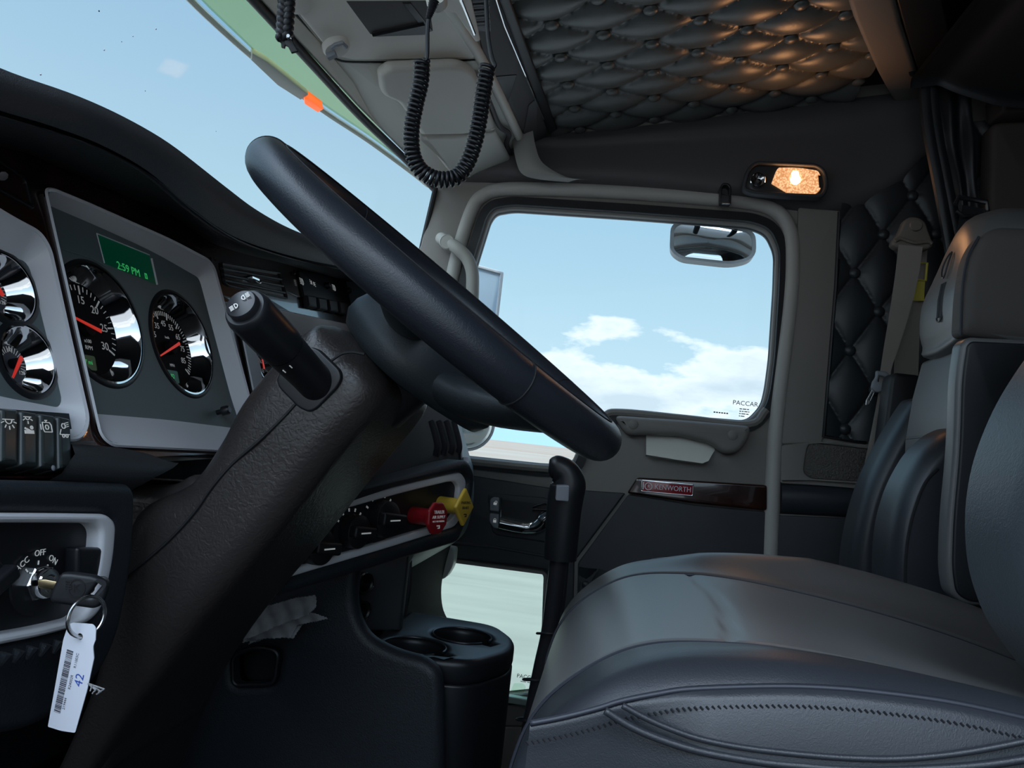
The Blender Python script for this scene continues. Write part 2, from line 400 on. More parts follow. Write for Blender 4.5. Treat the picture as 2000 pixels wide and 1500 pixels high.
# ---- parts of the door
HP = FW
low = [(760, 925), (925, 929), (1075, 953), (1222, 963), (1122, 1096), (1118, 1290), (1070, 1420), (1068, 1420), (1068, 1112), (1000, 1103), (868, 1088), (760, 1082)]
struct('lower_vinyl', plate(HP, [rnd(HP.pl(low), .006)], -.005, .006, .004), M['slate'], parent=door)
low2 = [(1228, 965), (1350, 985), (1497, 1000), (1490, 1300), (1126, 1300), (1129, 1099)]
struct('lower_vinyl', plate(HP, [rnd(HP.pl(low2), .006)], -.005, .008, .004), M['slate'], parent=door)
struct('window_ledge', tube(cat([HP.wp(x, y, .006) for x, y in [(820, 892), (925, 902), (1060, 915), (1112, 916)]], 5), .011, 8), M['greyw'], parent=door)
struct('window_ledge', tube(cat([HP.wp(x, y, .002) for x, y in [(1142, 862), (1180, 814), (1215, 806), (1340, 818), (1462, 829), (1497, 800)]], 5), .010, 8), M['greyw'], parent=door)
struct('seam_line', tube([HP.wp(x, y, .006) for x, y in [(880, 1060), (965, 1068), (1068, 1086)]], .004, 6), M['slate'], parent=door)
# armrest bolster with finger pocket
bol = [(1198, 812, .02), (1340, 822, .01), (1462, 833, .02), (1460, 855, .02), (1440, 884, .02), (1408, 888, .02), (1388, 868, .02), (1330, 853, .02), (1262, 850, .01), (1222, 852, .02)]
struct('armrest_pull', plate(HP, [rnd([HP.px(p[0], p[1])+(p[2],) for p in bol], .02)], -.005, .036, .014), M['greyw'], parent=door, sub=0)
for q in ((1237, 829), (1431, 850)):
    a, b = HP.px(*q, .035)
    struct('screw_cap', lathe(HP, [(.012, .03), (.012, .037), (.010, .0385), (0.0001, .0385)], 24, cx=a, cy=b), M['greyw'], parent=door)
sc = [HP.wp(x, y, 0) for x, y in [(1262, 848), (1330, 854), (1392, 872), (1396, 880)]]
sb = [HP.wp(x, y, .03) for x, y in [(1262, 888), (1322, 898), (1372, 905), (1384, 900)]]
struct('lit_pull_pocket', loft([[p+V((0, .01, .02)) for p in sc], sc, [a.lerp(b, .5)+V((0, .004, 0)) for a, b in zip(sc, sb)], sb, [p+V((0, .03, -.004)) for p in sb]]), M['console'], parent=door, sharp=60)  # sky light on this slope painted in by a paler grey
# burl strip and badge
ws = [(1244, 932), (1380, 940), (1497, 947), (1497, 997), (1350, 982), (1224, 963)]
struct('wood_strip', plate(HP, [rnd(HP.pl(ws), .008)], .002, .014, .005), M['wood'], parent=door, label='dark burl wood strip')
o = HP.wp(1303, 953, .014); r1 = HP.wp(1352, 957, .014)-HP.wp(1253, 948, .014)
FB = Fr(o, r1, (0, 0, 1)); L = r1.length
bd = ob('badge', plate(FB, [rnd([(-L/2, -.0125), (L/2, -.0125), (L/2, .0125), (-L/2, .0125)], .003)], 0, .003, .001), M['badge'], parent=door, label='red enamel badge with chrome letters', kind='structure')
struct('badge_border', [plate(FB, [rnd([(-L/2-.002, -.015), (L/2+.002, -.015), (L/2+.002, .015), (-L/2-.002, .015)], .003), rnd([(-L/2+.001, -.0118), (L/2-.001, -.0118), (L/2-.001, .0118), (-L/2+.001, .0118)], .002)], 0, .0042, .001)], M['chrome'], parent=bd)
struct('lettering', [text(FB, 'KENWORTH', .0175, h=.003, t=.0012, cx=.0135, sx=.88), plate(FB, [circ(-L/2+.016, 0, .0095), circ(-L/2+.016, 0, .0075)], .003, .0042), text(FB, 'R', .010, h=.003, t=.001, cx=-L/2+.0165), box(FB, -L/2+.002, -L/2+.0045, -.009, .009, .003, .004)], M['silver'], parent=bd)
# latch bezel, lever and lock switch
bz = [(952, 962), (1075, 972), (1085, 1062), (962, 1044)]
struct('latch_bezel', plate(HP, [rnd(HP.pl(bz), .018)], .0, .010, .005), M['slate'], parent=door)
struct('latch_recess', plate(HP, [rnd(HP.pl([(982, 975), (1070, 985), (1070, 1022), (982, 1012)]), .006)], .004, .0115, .0), M['black'], parent=door)
for ya, yb, s in (((966, 972), (976, 972)), 0, 0), :
    pass
lk1 = [(959, 975), (965, 970), (977, 971), (976, 999), (958, 997)]
lk2 = [(958, 1001), (976, 1003), (975, 1032), (965, 1030), (957, 1018)]
for L_, s_ in ((lk1, 'o'), (lk2, 'o')):
    k = struct('lock_button', plate(HP, [rnd(HP.pl(L_), .004)], .006, .015, .003), M['knobgrey'], parent=door)
    cx = sum(p[0] for p in L_)/len(L_); cy = sum(p[1] for p in L_)/len(L_)
    a, b = HP.px(cx, cy, .016)
    struct('lock_icon', [box(HP, a-.004, a+.004, b-.005, b+.001, .015, .0156), plate(HP, [circ(a+(.002 if L_ is lk1 else 0), b+.002, .0035, 16), circ(a+(.002 if L_ is lk1 else 0), b+.002, .0025, 16)], .015, .0156)], M['white'], parent=k)
struct('latch_bezel_edge', tube([HP.wp(x, y, .014) for x, y in [(979, 972), (978, 1000), (977, 1034)]], .002, 8), M['chrome'], parent=door)
lev = cat([HP.wp(x, y, .02) for x, y in [(977, 1022), (1000, 1027), (1025, 1031), (1045, 1030), (1058, 1022), (1066, 1012), (1080, 1005)]], 5)
struct('latch_lever', tube(lev, [.0155]*12+[.015, .0155, .016, .0165, .017, .0175, .018, .0185, .019, .0195]+[.02]*(len(lev)-22), 14, flat=.8), M['chrome'], parent=door, label='chrome latch lever')
struct('lever_hook', tube([HP.wp(x, y, .03) for x, y in [(1040, 990), (1064, 982), (1082, 988), (1078, 996), (1040, 995)]], .0035, 8), M['pole'], parent=door)
# tufted kick pad at the foot of the door with one button
def tuftpatch(fr, poly_px, b0, d1, d2, H, step, Y0=0, bulge=0):
    """cushion surface over a polygon in the frame"""
    P = fr.pl(poly_px); xs = [p[0] for p in P]; ys = [p[1] for p in P]
    def inside(x, y):
        c = False
        for i in range(len(P)):
            (x1, y1), (x2, y2) = P[i-1], P[i]
            if (y1 > y) != (y2 > y) and x < (x2-x1)*(y-y1)/(y2-y1)+x1: c = not c
        return c
    O_ = V(fr.px(*b0)); A = V(fr.px(b0[0]+d1[0], b0[1]+d1[1]))-O_; B = V(fr.px(b0[0]+d2[0], b0[1]+d2[1]))-O_
    return tuftgrid(fr, inside, min(xs), max(xs), min(ys), max(ys), O_, A, B, H, step), O_, A, B
TEX = .42
def tufth(x, y, O_, A, B, H):
    det = A.x*B.y-A.y*B.x; dx, dy = x-O_.x, y-O_.y
    s = (dx*B.y-dy*B.x)/det; t = (A.x*dy-A.y*dx)/det
    ss, tt = abs(sin(pi*s)), abs(sin(pi*t))
    h = (ss*tt)**TEX
    # creases radiating from the buttons
    r = sqrt(((s-round(s))**2+(t-round(t))**2)); an = atan2(t-round(t), s-round(s))
    h -= .10*exp(-(r/.22)**2)*abs(sin(4*an+.6))
    return H*h
def tuftgrid(fr, inside, x0, x1, y0, y1, O_, A, B, H, step):
    nx, ny = int((x1-x0)/step)+1, int((y1-y0)/step)+1
    vs = []; idx = {}; fs = []
    for j in range(ny+1):
        for i in range(nx+1):
            x, y = x0+i*step, y0+j*step
            idx[i, j] = len(vs); vs.append(fr.w(x, y, tufth(x, y, O_, A, B, H)))
    for j in range(ny):
        for i in range(nx):
            if inside(x0+(i+.5)*step, y0+(j+.5)*step): fs.append((idx[i, j], idx[i+1, j], idx[i+1, j+1], idx[i, j+1]))
    used = sorted({k for f in fs for k in f}); mp_ = {k: n for n, k in enumerate(used)}
    return [vs[k] for k in used], [tuple(mp_[k] for k in f) for f in fs]
pad = [(1132, 1103), (1240, 1125), (1330, 1150), (1330, 1290), (1124, 1290)]
g, O_, A, B = tuftpatch(HP, pad, (1144, 1141), (60, 75), (60, -75), .03, .005)
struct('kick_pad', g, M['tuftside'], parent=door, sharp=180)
def button(fr, x, y, parent, r=.0105, h=.004, m=None, nm='tuft_button'):
    return ob(nm, lathe(fr, [(r*.8, h-.004), (r, h), (r*.95, h+.003), (r*.7, h+.006), (r*.35, h+.0075), (.0001, h+.008)], 16, cx=x, cy=y), m or M['tuftside'], parent=parent, kind='structure' if True else None)
button(HP, O_.x, O_.y, door, h=.006)

# ---- B-pillar panel, tufted side pad, speaker, lower roll (all of the fixed side wall)
bp = [(1558, 405), (1640, 414), (1634, 560), (1608, 850), (1603, 866), (1522, 868), (1535, 700), (1552, 560)]
struct('trim_2', plate(FW, [rnd(FW.pl(bp), .006)], -.004, .010, .004), M['greyw'])
sp_ = [(1524, 869), (1600, 862), (1700, 868), (1760, 875), (1760, 965), (1665, 952), (1522, 944)]
spk = [(1574, 875), (1582, 864), (1700, 878), (1700, 942), (1580, 934), (1567, 922)]
struct('trim_3', plate(FW, [rnd(FW.pl(sp_), .008), rnd(FW.pl(spk), .012)], -.004, .012, .004), M['greyw'])
m = mat('speaker_mesh', (.10, .09, .082), .6)
nt_ = m.node_tree; vo = nt_.nodes.new('ShaderNodeTexVoronoi'); vo.inputs['Scale'].default_value = 260; tcx = nt_.nodes.new('ShaderNodeTexCoord'); nt_.links.new(tcx.outputs['Object'], vo.inputs['Vector'])
bb = nt_.nodes.new('ShaderNodeBump'); bb.inputs['Strength'].default_value = .8; bb.inputs['Distance'].default_value = .002; nt_.links.new(vo.outputs['Distance'], bb.inputs['Height']); nt_.links.new(bb.outputs[0], nt_.nodes['Principled BSDF'].inputs['Normal'])
tag(ob('speaker_grille', plate(FW, [rnd(FW.pl(spk), .012)], .0, .008, .003), m), 'small grey mesh speaker grille set low in the side wall beside the passenger seat', 'speaker')
rl = [FW.wp(x, y) for x, y in [(1524, 974), (1600, 978), (1668, 982), (1760, 990)]]
struct('trim_4', [tube(cat(rl, 4), .036, 18, flat=.6)], M['bolster'])
struct('trim_5', plate(FW, [FW.pl([(1520, 1006), (1770, 1016), (1760, 1200), (1500, 1200)])], -.004, .008, .004), M['slate'])
side = [(1640, 400), (1700, 385), (1760, 335), (1815, 280), (1850, 230), (1960, 250), (1960, 500), (1800, 800), (1760, 870), (1690, 862), (1610, 852), (1622, 690), (1634, 560)]
FS = Fr((0, YW-.004, 0), (1, 0, 0), (0, 0, 1))
TEX = .26
g, O_, A, B = tuftpatch(FS, side, (1667, 535), (47, 75), (56, -75), .020, .004)
TEX = .42
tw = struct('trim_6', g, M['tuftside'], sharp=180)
struct('edge_bead', tube([FS.wp(x, y, .006) for x, y in [(1640, 414), (1633, 560), (1620, 720), (1609, 852), (1690, 864)]], .005, 8), M['rubber'], parent=tw)
for i in range(-3, 6):
    for j in range(-3, 6):
        p = O_+A*i+B*j; q = FS.w(p.x, p.y); d = q-CAM
        x = 1000+FPX*d.dot(CR)/d.dot(cf); y = 750-FPX*d.dot(CU)/d.dot(cf)
        if 1625 < x < 1860 and 340 < y < 850 and x < 1640+ (850-y)*.6+60 and not (x < 1700 and y < 420): button(FS, p.x, p.y, tw, r=.0135, h=.010)

# ---- coving above the door
lo = [(840, 352), (930, 355), (1050, 358), (1200, 366), (1380, 386), (1480, 398), (1560, 411), (1635, 415), (1690, 405), (1745, 375), (1790, 332), (1830, 295), (1860, 280)]
up = [(980, 290), (1030, 285), (1075, 262), (1130, 264), (1250, 252), (1380, 236), (1450, 226), (1520, 217), (1580, 209), (1650, 200), (1720, 191), (1800, 182), (1840, 178)]
A_ = resample(cat([atY(x, y, 1.945) for x, y in lo], 5), 60); B_ = resample(cat([atY(x, y, 1.945) for x, y in up], 5), 60)
rows = [[p+V((0, .03, -.0)) for p in A_]]
for k in range(13):
    t = k/12; bulge = .035*min(1, sin(pi*min(1, t*1.9+.05))) if t < .3 else .035*(1-.15*(t-.3))
    led = .012*exp(-((t-.86)/.05)**2)
    bulge = .034*(1-exp(-t*14))+led-.03*t
    rows.append([a.lerp(b, t)+V((0, -bulge, 0)) for a, b in zip(A_, B_)])
rows.append([p+V((0, .05, .06)) for p in B_])
struct('wall_right_coving', loft(rows), M['coving'], sharp=180)

# ---- tufted ceiling
K0 = V((-.24, 1.95, 1.722)); FK = Fr(K0, (1, 0, .18), (0, -1, 0))      # n = u x v points down
assert FK.n.z < 0
O_ = V(FK.px(1076, 46)); A = V(FK.px(1176, 65))-O_; B = O_*0
pC = V(FK.px(1164, 3)); A = V((.1001, -.0598)); 
def K2(x, y): 
    d = V((x, y, 0)); return V(((x-K0.x)*sqrt(1+.18**2), K0.y-y))
O_ = K2(-.206, 1.435); A = K2(-.1075, 1.4945)-O_; B = K2(-.1975, 1.561)-O_; Cc = A-B
x0, x1 = -.04, .74; y0, y1 = -.02, 2.0
TEX = .34
g = tuftgrid(FK, lambda x, y: True, x0, x1, y0, y1, O_, A, Cc, .024, .0065)
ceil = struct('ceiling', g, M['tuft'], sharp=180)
struct('roof_panel', box(FK, -.385, 2.8, -.05, 2.12, -.12, -.02), M['black'], parent=ceil)
for i in range(-12, 16):
    for j in range(-12, 16):
        p = O_+A*i+Cc*j; q = FK.w(p.x, p.y); d = q-CAM
        x = 1000+FPX*d.dot(CR)/d.dot(cf); y = 750-FPX*d.dot(CU)/d.dot(cf)
        if 1010 < x < 1740 and -20 < y < 250 and .0 < p.y: 
            if p.x > -.0: button(FK, p.x, p.y, ceil, r=.0150, h=.012, m=M['tuft'])
# rear cross arch of the ceiling
FA = Fr(K0+FK.n*.035, FK.u, FK.v)
e1 = [(1640, -120), (1655, 0), (1668, 40), (1690, 90), (1715, 145), (1745, 200)]; e2 = [(1735, -120), (1748, 0), (1760, 50), (1775, 95), (1790, 145), (1812, 200)]
struct('trim_7', plate(FA, [FA.pl(e1)+FA.pl(e2)[::-1]], -.03, .0, .010), M['greyw'])
e3 = [(1735, -120), (1750, 0), (1777, 95), (1815, 200), (1880, 220), (1860, 95), (1840, 0), (1830, -120)]
struct('trim_8', plate(FA, [FA.pl(e3)], -.03, -.006, .004), M['curtain'])

# ---- floor, rear, driver side behind the door, fire wall
struct('floor', box(Fr((0, 0, 0), (1, 0, 0), (0, 1, 0)), -1.1, 2.3, -.15, 2.0, -.05, 0), M['carpet'])
struct('wall_rear', box(Fr((0, 0, 0), (1, 0, 0), (0, 1, 0)), 2.25, 2.3, -.15, 2.0, 0, 2.3), M['sleeper'])
struct('wall_left', box(Fr((0, 0, 0), (1, 0, 0), (0, 1, 0)), .62, 2.3, -.20, -.15, 0, 2.3), M['sleeper'])
struct('door_2_blocker', box(Fr((0, 0, 0), (1, 0, 0), (0, 1, 0)), -1.1, .62, -.20, -.13, 0, .70), M['slate'])  # unseen low door, added to block low light from the footwell
struct('wall_front', box(Fr((0, 0, 0), (1, 0, 0), (0, 1, 0)), -1.1, -1.05, -.15, 2.0, 0, .95), M['black'])
tr = tag(ob('door_sill_step', [box(FW, FW.px(962, 0)[0]+i*.018, FW.px(962, 0)[0]+i*.018+.006, .03, .05, .02, .14) for i in range(0)] or [box(Fr((0, 0, 0), (1, 0, 0), (0, 1, 0)), -.26, -.08, 1.62, 1.80, 0, .05)]+[box(Fr((0, 0, 0), (1, 0, 0), (0, 1, 0)), -.255+i*.022, -.245+i*.022, 1.62, 1.80, .05, .062) for i in range(8)]+[box(Fr((0, 0, 0), (1, 0, 0), (0, 1, 0)), -.25, -.08, 1.83+i*.016, 1.84+i*.016, .09, .10) for i in range(4)]+[box(Fr((0, 0, 0), (1, 0, 0), (0, 1, 0)), -.25, -.08, 1.82, 1.895, 0, .09)], M['frost'], bevel=.001), 'ribbed pale aluminium sill step on the floor below the kick window', 'step')
# sleeper: dark bunk box overhead, side panel, curtain with pleats, strap
FY = lambda Y: Fr((0, Y, 0), (1, 0, 0), (0, 0, 1))
f = FY(1.78)
cbx = [(1790, -40), (1792, 0), (1796, 50), (1812, 95), (1838, 138), (1870, 165), (1950, 190), (2050, 200), (2080, -20)]
cbp = [(a, min(b, 1.722+.18*(a+.24)-.055)) for a, b in f.pl(cbx)]
tag(ob('overhead_cabinet', plate(f, [rnd(cbp, .02)], .0, .40, .02), M['curtain']), 'black padded overhead cabinet of the sleeper, upper right corner', 'cabinet')
f = FY(1.85)
struct('trim_9', plate(f, [rnd(f.pl([(1938, 238), (2200, 225), (2200, 700), (1925, 700)]), .02)], -.06, .0, .012), M['sleeper'])
struct('trim_10', plate(f, [rnd(f.pl([(1945, 180), (2200, 180), (2200, 222), (1950, 226)]), .01)], -.06, .02, .008), M['sleeper'])
ct = thing('sleeper_curtain', 'narrow black vinyl curtain gathered in vertical folds behind the passenger seat belt', 'curtain', atY(1860, 500, 1.8))
def fold(px, r, nm):
    P = cat([atY(x, y, 1.8) for x, y in px], 6); return ob(nm, tube(P, r, 10, flat=.7), M['curtain'], parent=ct)
fold([(1812, 140), (1808, 190), (1815, 260), (1830, 340), (1845, 420), (1862, 520), (1875, 620)], .014, 'fold')
fold([(1818, 150), (1822, 200), (1832, 270), (1846, 340), (1862, 420), (1885, 520), (1900, 600)], .013, 'fold')
lft = [atY(x, y, 1.84) for x, y in [(1822, 160), (1830, 240), (1845, 330), (1865, 430), (1880, 520)]]; rgt = [atY(x, y, 1.84) for x, y in [(1895, 165), (1900, 240), (1905, 330), (1915, 430), (1925, 520)]]
A_ = resample(cat(lft, 5), 30); B_ = resample(cat(rgt, 5), 30)
ob('panel', loft([[a.lerp(b, k/20)+V((0, .006*sin(k*.6)+.003*sin(i*.5+k*.3), 0)) for k in range(21)] for i, (a, b) in enumerate(zip(A_, B_))]), M['curtain'], parent=ct, sharp=180)
st = thing('strap_buckle', 'dark webbing strap with a metal buckle hanging above the passenger headrest', 'strap', atY(1895, 470, 1.7))
ob('webbing', ribbon([atY(x, y, 1.7) for x, y in [(1880, 400), (1870, 450), (1866, 520)]], [atY(x, y, 1.7) for x, y in [(1922, 408), (1910, 460), (1905, 520)]]), M['curtain'], parent=st)
ob('buckle', [tube([atY(x, y, 1.695) for x, y in [(1866, 400), (1872, 385), (1926, 395), (1928, 415)]], .006, 8), tube([atY(x, y, 1.69) for x, y in [(1868, 412), (1882, 422), (1905, 420), (1922, 428), (1928, 412)]], .004, 8)], M['pole'], parent=st)

# ================================================================ windscreen and overhead console
WT = [V((-.616, 1.101, 1.55)), V((-.541, 1.917, 1.55))]
wd = (WT[1]-WT[0]).normalized()
FG = Fr(WT[0], wd, V((.16, 0, 1)))
L0 = -1.35; L1 = (1.945-1.101)/wd.y
wsr = [FG.px(848, 366), FG.px(822, 478), FG.px(790, 620)]
wl = [(L0, .01), (wsr[0][0]+.0, wsr[0][1]), wsr[1], wsr[2], (wsr[2][0]-.02, -.62), (L0, -.62)]
w1 = struct('window_1', plate(FG, [wl], -.004, .0), M['glass'])
struct('glass_edge_band', tube([FG.w(*wsr[0], .004), FG.w(*wsr[1], .004), FG.w(*wsr[2], .004), FG.w(wsr[2][0]-.02, -.6, .004)], .007, 8), M['rubber'], parent=w1)
for q, r_ in (((82, 146), .0022), ((307, 57), .0020), ((262, 71), .0017), ((206, 98), .0020), ((240, 82), .0010), ((196, 22), .0018), ((424, 257), .0009), ((286, 178), .0010)):
    a, b = FG.px(*q, .002); struct('bug_speck', lathe(FG, [(r_*.6, .0), (r_*.4, .0006), (.0001, .0008)], 10, cx=a, cy=b), M['paper'] if r_ > .0015 and q[1] != 22 else M['ink'], parent=w1)
# black seal along the top
sl = [(400, -110), (500, 0), (600, 110), (700, 225), (800, 322), (848, 366), (848, 384), (790, 322), (690, 232), (590, 118), (480, -6), (370, -120)]
FN = Fr((-.54, 1.92, 1.558), (0, 1, 0), (.295, 0, .15))     # console underside plane
if FN.n.z > 0: FN = Fr((-.54, 1.92, 1.558), (0, -1, 0), (.295, 0, .15))
assert FN.n.z < 0
topl = cat([on(x, y, FN.o, FN.n) for x, y in [(330, -180), (430, -70), (500, 5), (600, 114), (700, 223), (780, 300), (820, 340), (848, 370)]], 5)
struct('trim_11', tube(topl, .0085, 10, flat=1), M['rubber'])
oc = thing('overhead_console', 'light grey overhead console across the top of the windscreen', 'console', on(800, 60, FN.o, FN.n))
base = [(430, -80), (500, -2), (600, 105), (700, 213), (790, 302), (848, 352), (868, 356), (960, 352), (1010, 348), (1040, 330), (1052, 300), (1070, 262), (1082, 250), (960, -80)]
ob('body', plate(FN, [rnd(FN.pl(base), .006)], -.10, 0, .010), M['console'], parent=oc)
stp = [(440, -72), (510, -2), (610, 106), (700, 203), (740, 246), (722, 220), (690, 160), (640, 100), (560, 12), (490, -70)]
ob('front_strip', plate(FN, [rnd(FN.pl(stp, .003), .003)], 0, .004, .0015), M['beige'], parent=oc, label='beige strip behind the seal')
cov = [(495, -72), (570, 10), (640, 96), (660, 110), (690, 117), (800, 116), (925, 113), (938, 106), (930, 85), (860, -72)]
cv = ob('cover_panel', plate(FN, [rnd(FN.pl(cov, .008), .008)], .001, .009, .0035), M['console'], parent=oc)
ob('cover_gap', tube(cat([FN.wp(x, y, .0005) for x, y in [(500, -60), (566, 14), (636, 100), (656, 115), (690, 121), (800, 120), (928, 117)]], 4), .0022, 6), M['black'], parent=oc)
rec = [(676, 3, .002), (838, 2, .002), (846, 62, .004), (724, 68, .002)]
rc = ob('recess_shade_plate', plate(FN, [rnd([FN.px(p[0], p[1], .010)+(p[2],) for p in rec], .003)], .006, .0096, .001), M['coving'], parent=oc)  # flat dark plate, shade of a recess put into its colour
ob('recess_shadow_box', plate(FN, [FN.pl([(786, 5), (802, 5), (845, 59), (832, 63)], .010)], .0085, .012, .001), M['black'], parent=rc)
ob('recess_wedge', slab3([FN.wp(x, y, .0098) for x, y in [(726, 66), (828, 44), (836, 62)]], FN.n*.006), M['black'], parent=rc)
a, b = FN.px(655, 88, .010)
ck = ob('grey_catch', lathe(FN, [(.024, .008), (.024, .016), (.021, .020), (.012, .021), (.0001, .021)], 28, cx=a, cy=b), M['shade'], parent=oc)
ob('catch_hook', [tube([FN.wp(x, y, .026) for x, y in [(648, 94), (655, 88), (668, 84), (676, 92)]], .004, 8), box(FN, a-.006, a+.004, b-.02, b-.004, .018, .03)], M['knobgrey'], parent=ck)
a2, b2 = FN.px(578, 8, .010)
ob('grey_catch', lathe(FN, [(.022, .008), (.022, .014), (.016, .018), (.0001, .018)], 24, cx=a2, cy=b2+.006), M['shade'], parent=oc)
ob('rail', tube(cat([FN.wp(x, y, .006) for x, y in [(840, -60), (868, 0), (900, 50), (938, 112), (985, 205), (1030, 300), (1042, 325)]], 6), .011, 12), M['console'], parent=oc)
dk = [(905, -60), (962, -60), (1078, 248), (1046, 312), (1030, 300), (985, 200), (945, 112)]
ob('side_panel', plate(FN, [rnd(FN.pl(dk, .004), .004)], .001, .006, .002), M['coving'], parent=oc)
ob('pocket_shade_plate', plate(FN, [rnd(FN.pl([(962, 150), (1010, 146), (990, 208)], .007), .003)], .004, .0075, .001), M['black'], parent=oc)  # flat black plate, a pocket's shade given as colour
ob('side_panel_flap', plate(FN, [rnd(FN.pl([(1032, 205), (1050, 190), (1072, 245), (1046, 298), (1022, 262)], .007), .006)], .005, .009, .002), M['coving'], parent=oc)
ve = ob('air_vent', plate(FN, [rnd(FN.pl([(912, -60), (950, -60), (960, 60), (930, 60)], .008), .003)], .005, .010, .001), M['black'], parent=oc)
for k in range(6):
    ob('louver', tube([FN.wp(922, -8+k*12, .014), FN.wp(956, -11+k*12, .014)], .0022, 6), M['knobgrey'], parent=ve)
bd_ = [(945, -80), (972, -80), (990, -20), (1088, 250), (1072, 262)]
ob('rear_edge_trim', plate(FN, [rnd(FN.pl(bd_, .01), .002)], .0, .014, .004), M['black'], parent=oc)
ob('bright_bead', tube([FN.wp(x, y, .012) for x, y in [(950, -60), (985, 50), (1062, 232)]], .0022, 8), M['chrome'], parent=oc)
# sun visor, folded up
sv = thing('sun_visor', 'grey padded sun visor folded flat against the overhead console, behind the coiled cord', 'sun visor', FN.wp(850, 200, .01))
v1 = [(740, 148, .01), (762, 134, .01), (898, 128, .02), (928, 140, .03), (948, 190, .01), (968, 252, .006), (900, 262, .0), (822, 263, .004), (798, 226, .01), (778, 200, .01), (745, 186, .02)]
ob('pad', plate(FN, [rnd([FN.px(p[0], p[1], .03)+(p[2],) for p in v1], .01)], .008, .034, .011), M['shade'], parent=sv)
v2 = [(822, 266, .004), (900, 264, .0), (968, 255, .004), (1000, 315, .01), (1019, 338, .008), (1000, 349, .01), (890, 346, .01), (872, 330, .01)]
ob('pad', plate(FN, [rnd([FN.px(p[0], p[1], .026)+(p[2],) for p in v2], .01)], .008, .030, .010), M['shade'], parent=sv)
ob('hinge', [tube(cat([FN.wp(x, y, .018) for x, y in [(752, 176), (768, 182), (790, 186), (800, 200)]], 4), .006, 8), tube([FN.wp(770, 180, .02), FN.wp(785, 200, .02)], .004, 8)], M['pole'], parent=sv)
ob('slot_edge', tube(cat([FN.wp(x, y, .01) for x, y in [(935, 150), (958, 205), (975, 245), (994, 262), (990, 285), (1010, 325), (1014, 338)]], 5), .0065, 8), M['coving'], parent=sv)

# moulded end of the console blending into the side wall
def strip(pxA, pxB, Ya, Yb, m=8, bul=0):
    A_ = resample(cat([atY(x, y, Ya) for x, y in pxA], 5), 24); B_ = resample(cat([atY(x, y, Yb) for x, y in pxB], 5), 24)
    return loft([[a.lerp(b, k/m)+V((0, -bul*sin(pi*k/m), 0)) for a, b in zip(A_, B_)] for k in range(m+1)])
struct('trim_12', strip([(1040, 250), (1046, 285), (1060, 318), (1105, 345), (1150, 352)], [(1000, 270), (1008, 315), (1020, 340), (1050, 350), (1110, 356)], 1.86, 1.885, bul=.012), M['endgrey'], sharp=180)

# ================================================================ outside: tinted visor, mirrors, ground, hills
EX = Fr((-.62, 1.3, 1.575), (0, 1, 0), V((-1, 0, -.34)))
if EX.n.z > 0: EX = Fr(EX.o, (0, -1, 0), V((-1, 0, -.34)))
ev = thing('exterior_sun_visor', 'green tinted visor mounted outside above the windscreen', 'visor', EX.wp(620, 150))
gL = [(300, -90), (400, 12), (500, 104), (570, 165), (640, 216), (720, 270), (800, 330), (850, 372), (800, 318), (700, 217), (600, 104), (500, -10), (420, -100)]
ob('tinted_shade', plate(EX, [EX.pl([(310, -90), (408, 12), (500, 100), (575, 160), (640, 208), (720, 262), (800, 322), (856, 376), (700, 205), (420, -120)])], 0, .004), M['tintgreen'], parent=ev)
ob('front_lip', [tube(cat([EX.wp(x, y, .0) for x, y in [(290, -90), (385, 12), (490, 108), (565, 168), (640, 222), (720, 275), (800, 334), (835, 362)]], 5), .006, 8)], M['mback'], parent=ev)
ob('clear_edge', plate(EX, [EX.pl([(290, -90), (385, 12), (490, 108), (565, 168), (640, 222), (720, 275), (800, 334), (800, 322), (720, 262), (640, 208), (575, 160), (500, 100), (408, 12), (310, -90)])], -.002, .001), glass('clear_edge', (.85, .92, .95)), parent=ev)
ob('lamp_bracket', plate(EX, [EX.pl([(490, 92), (520, 110), (560, 142), (600, 175), (585, 185), (540, 156), (488, 106)])], -.002, .012, .002), M['mback'], parent=ev)
ob('marker_lamp', plate(EX, [rnd(EX.pl([(592, 178), (600, 178), (630, 200), (618, 207), (592, 190)]), .003)], -.004, .016, .003), M['lamporange'], parent=ev, label='orange marker lamp')
for q in ((645, 150), (660, 170)): ob('clip', tube([EX.wp(q[0]-8, q[1]-6, .01), EX.wp(q[0], q[1], .016), EX.wp(q[0]+4, q[1]-4, .01)], .004, 6), M['steel'], parent=ev)

# look-down mirror above the passenger window
FM = Fr(FW.wp(1392, 477, -.10), (1, 0, -.06), V((0, .30, 1)))
ld = thing('look_down_mirror', 'small wide convex mirror hanging outside the top of the passenger window', 'mirror', FM.o)
mo = rnd([FM.px(*q)+(.03,) for q in [(1311, 438), (1350, 430), (1474, 452), (1475, 505), (1430, 517), (1330, 506), (1309, 490)]], .03)
ob('shell', frame_loft([FM.w(a, b, -.02) for a, b in grow(mo, .0)], [FM.w(a, b, .004) for a, b in grow(mo, .002)], [FM.w(a, b, .001) for a, b in grow(mo, -.008)]), M['mframe'], parent=ld)
cx = sum(p[0] for p in mo)/len(mo); cy = sum(p[1] for p in mo)/len(mo)
ob('shell_back', loft([[FM.w(cx+(a-cx)*k, cy+(b-cy)*k, -.02-.012*(1-k)) for a, b in mo] for k in (1, .7, .3, .01)], closed=True), M['mframe'], parent=ld)
ob('glass', loft([[FM.w(cx+(a-cx)*k, cy+(b-cy)*k, .012*(1-k*k)) for a, b in grow(mo, -.006)] for k in (1, .85, .7, .5, .3, .1, .01)], closed=True), M['mirror'], parent=ld, sharp=180)
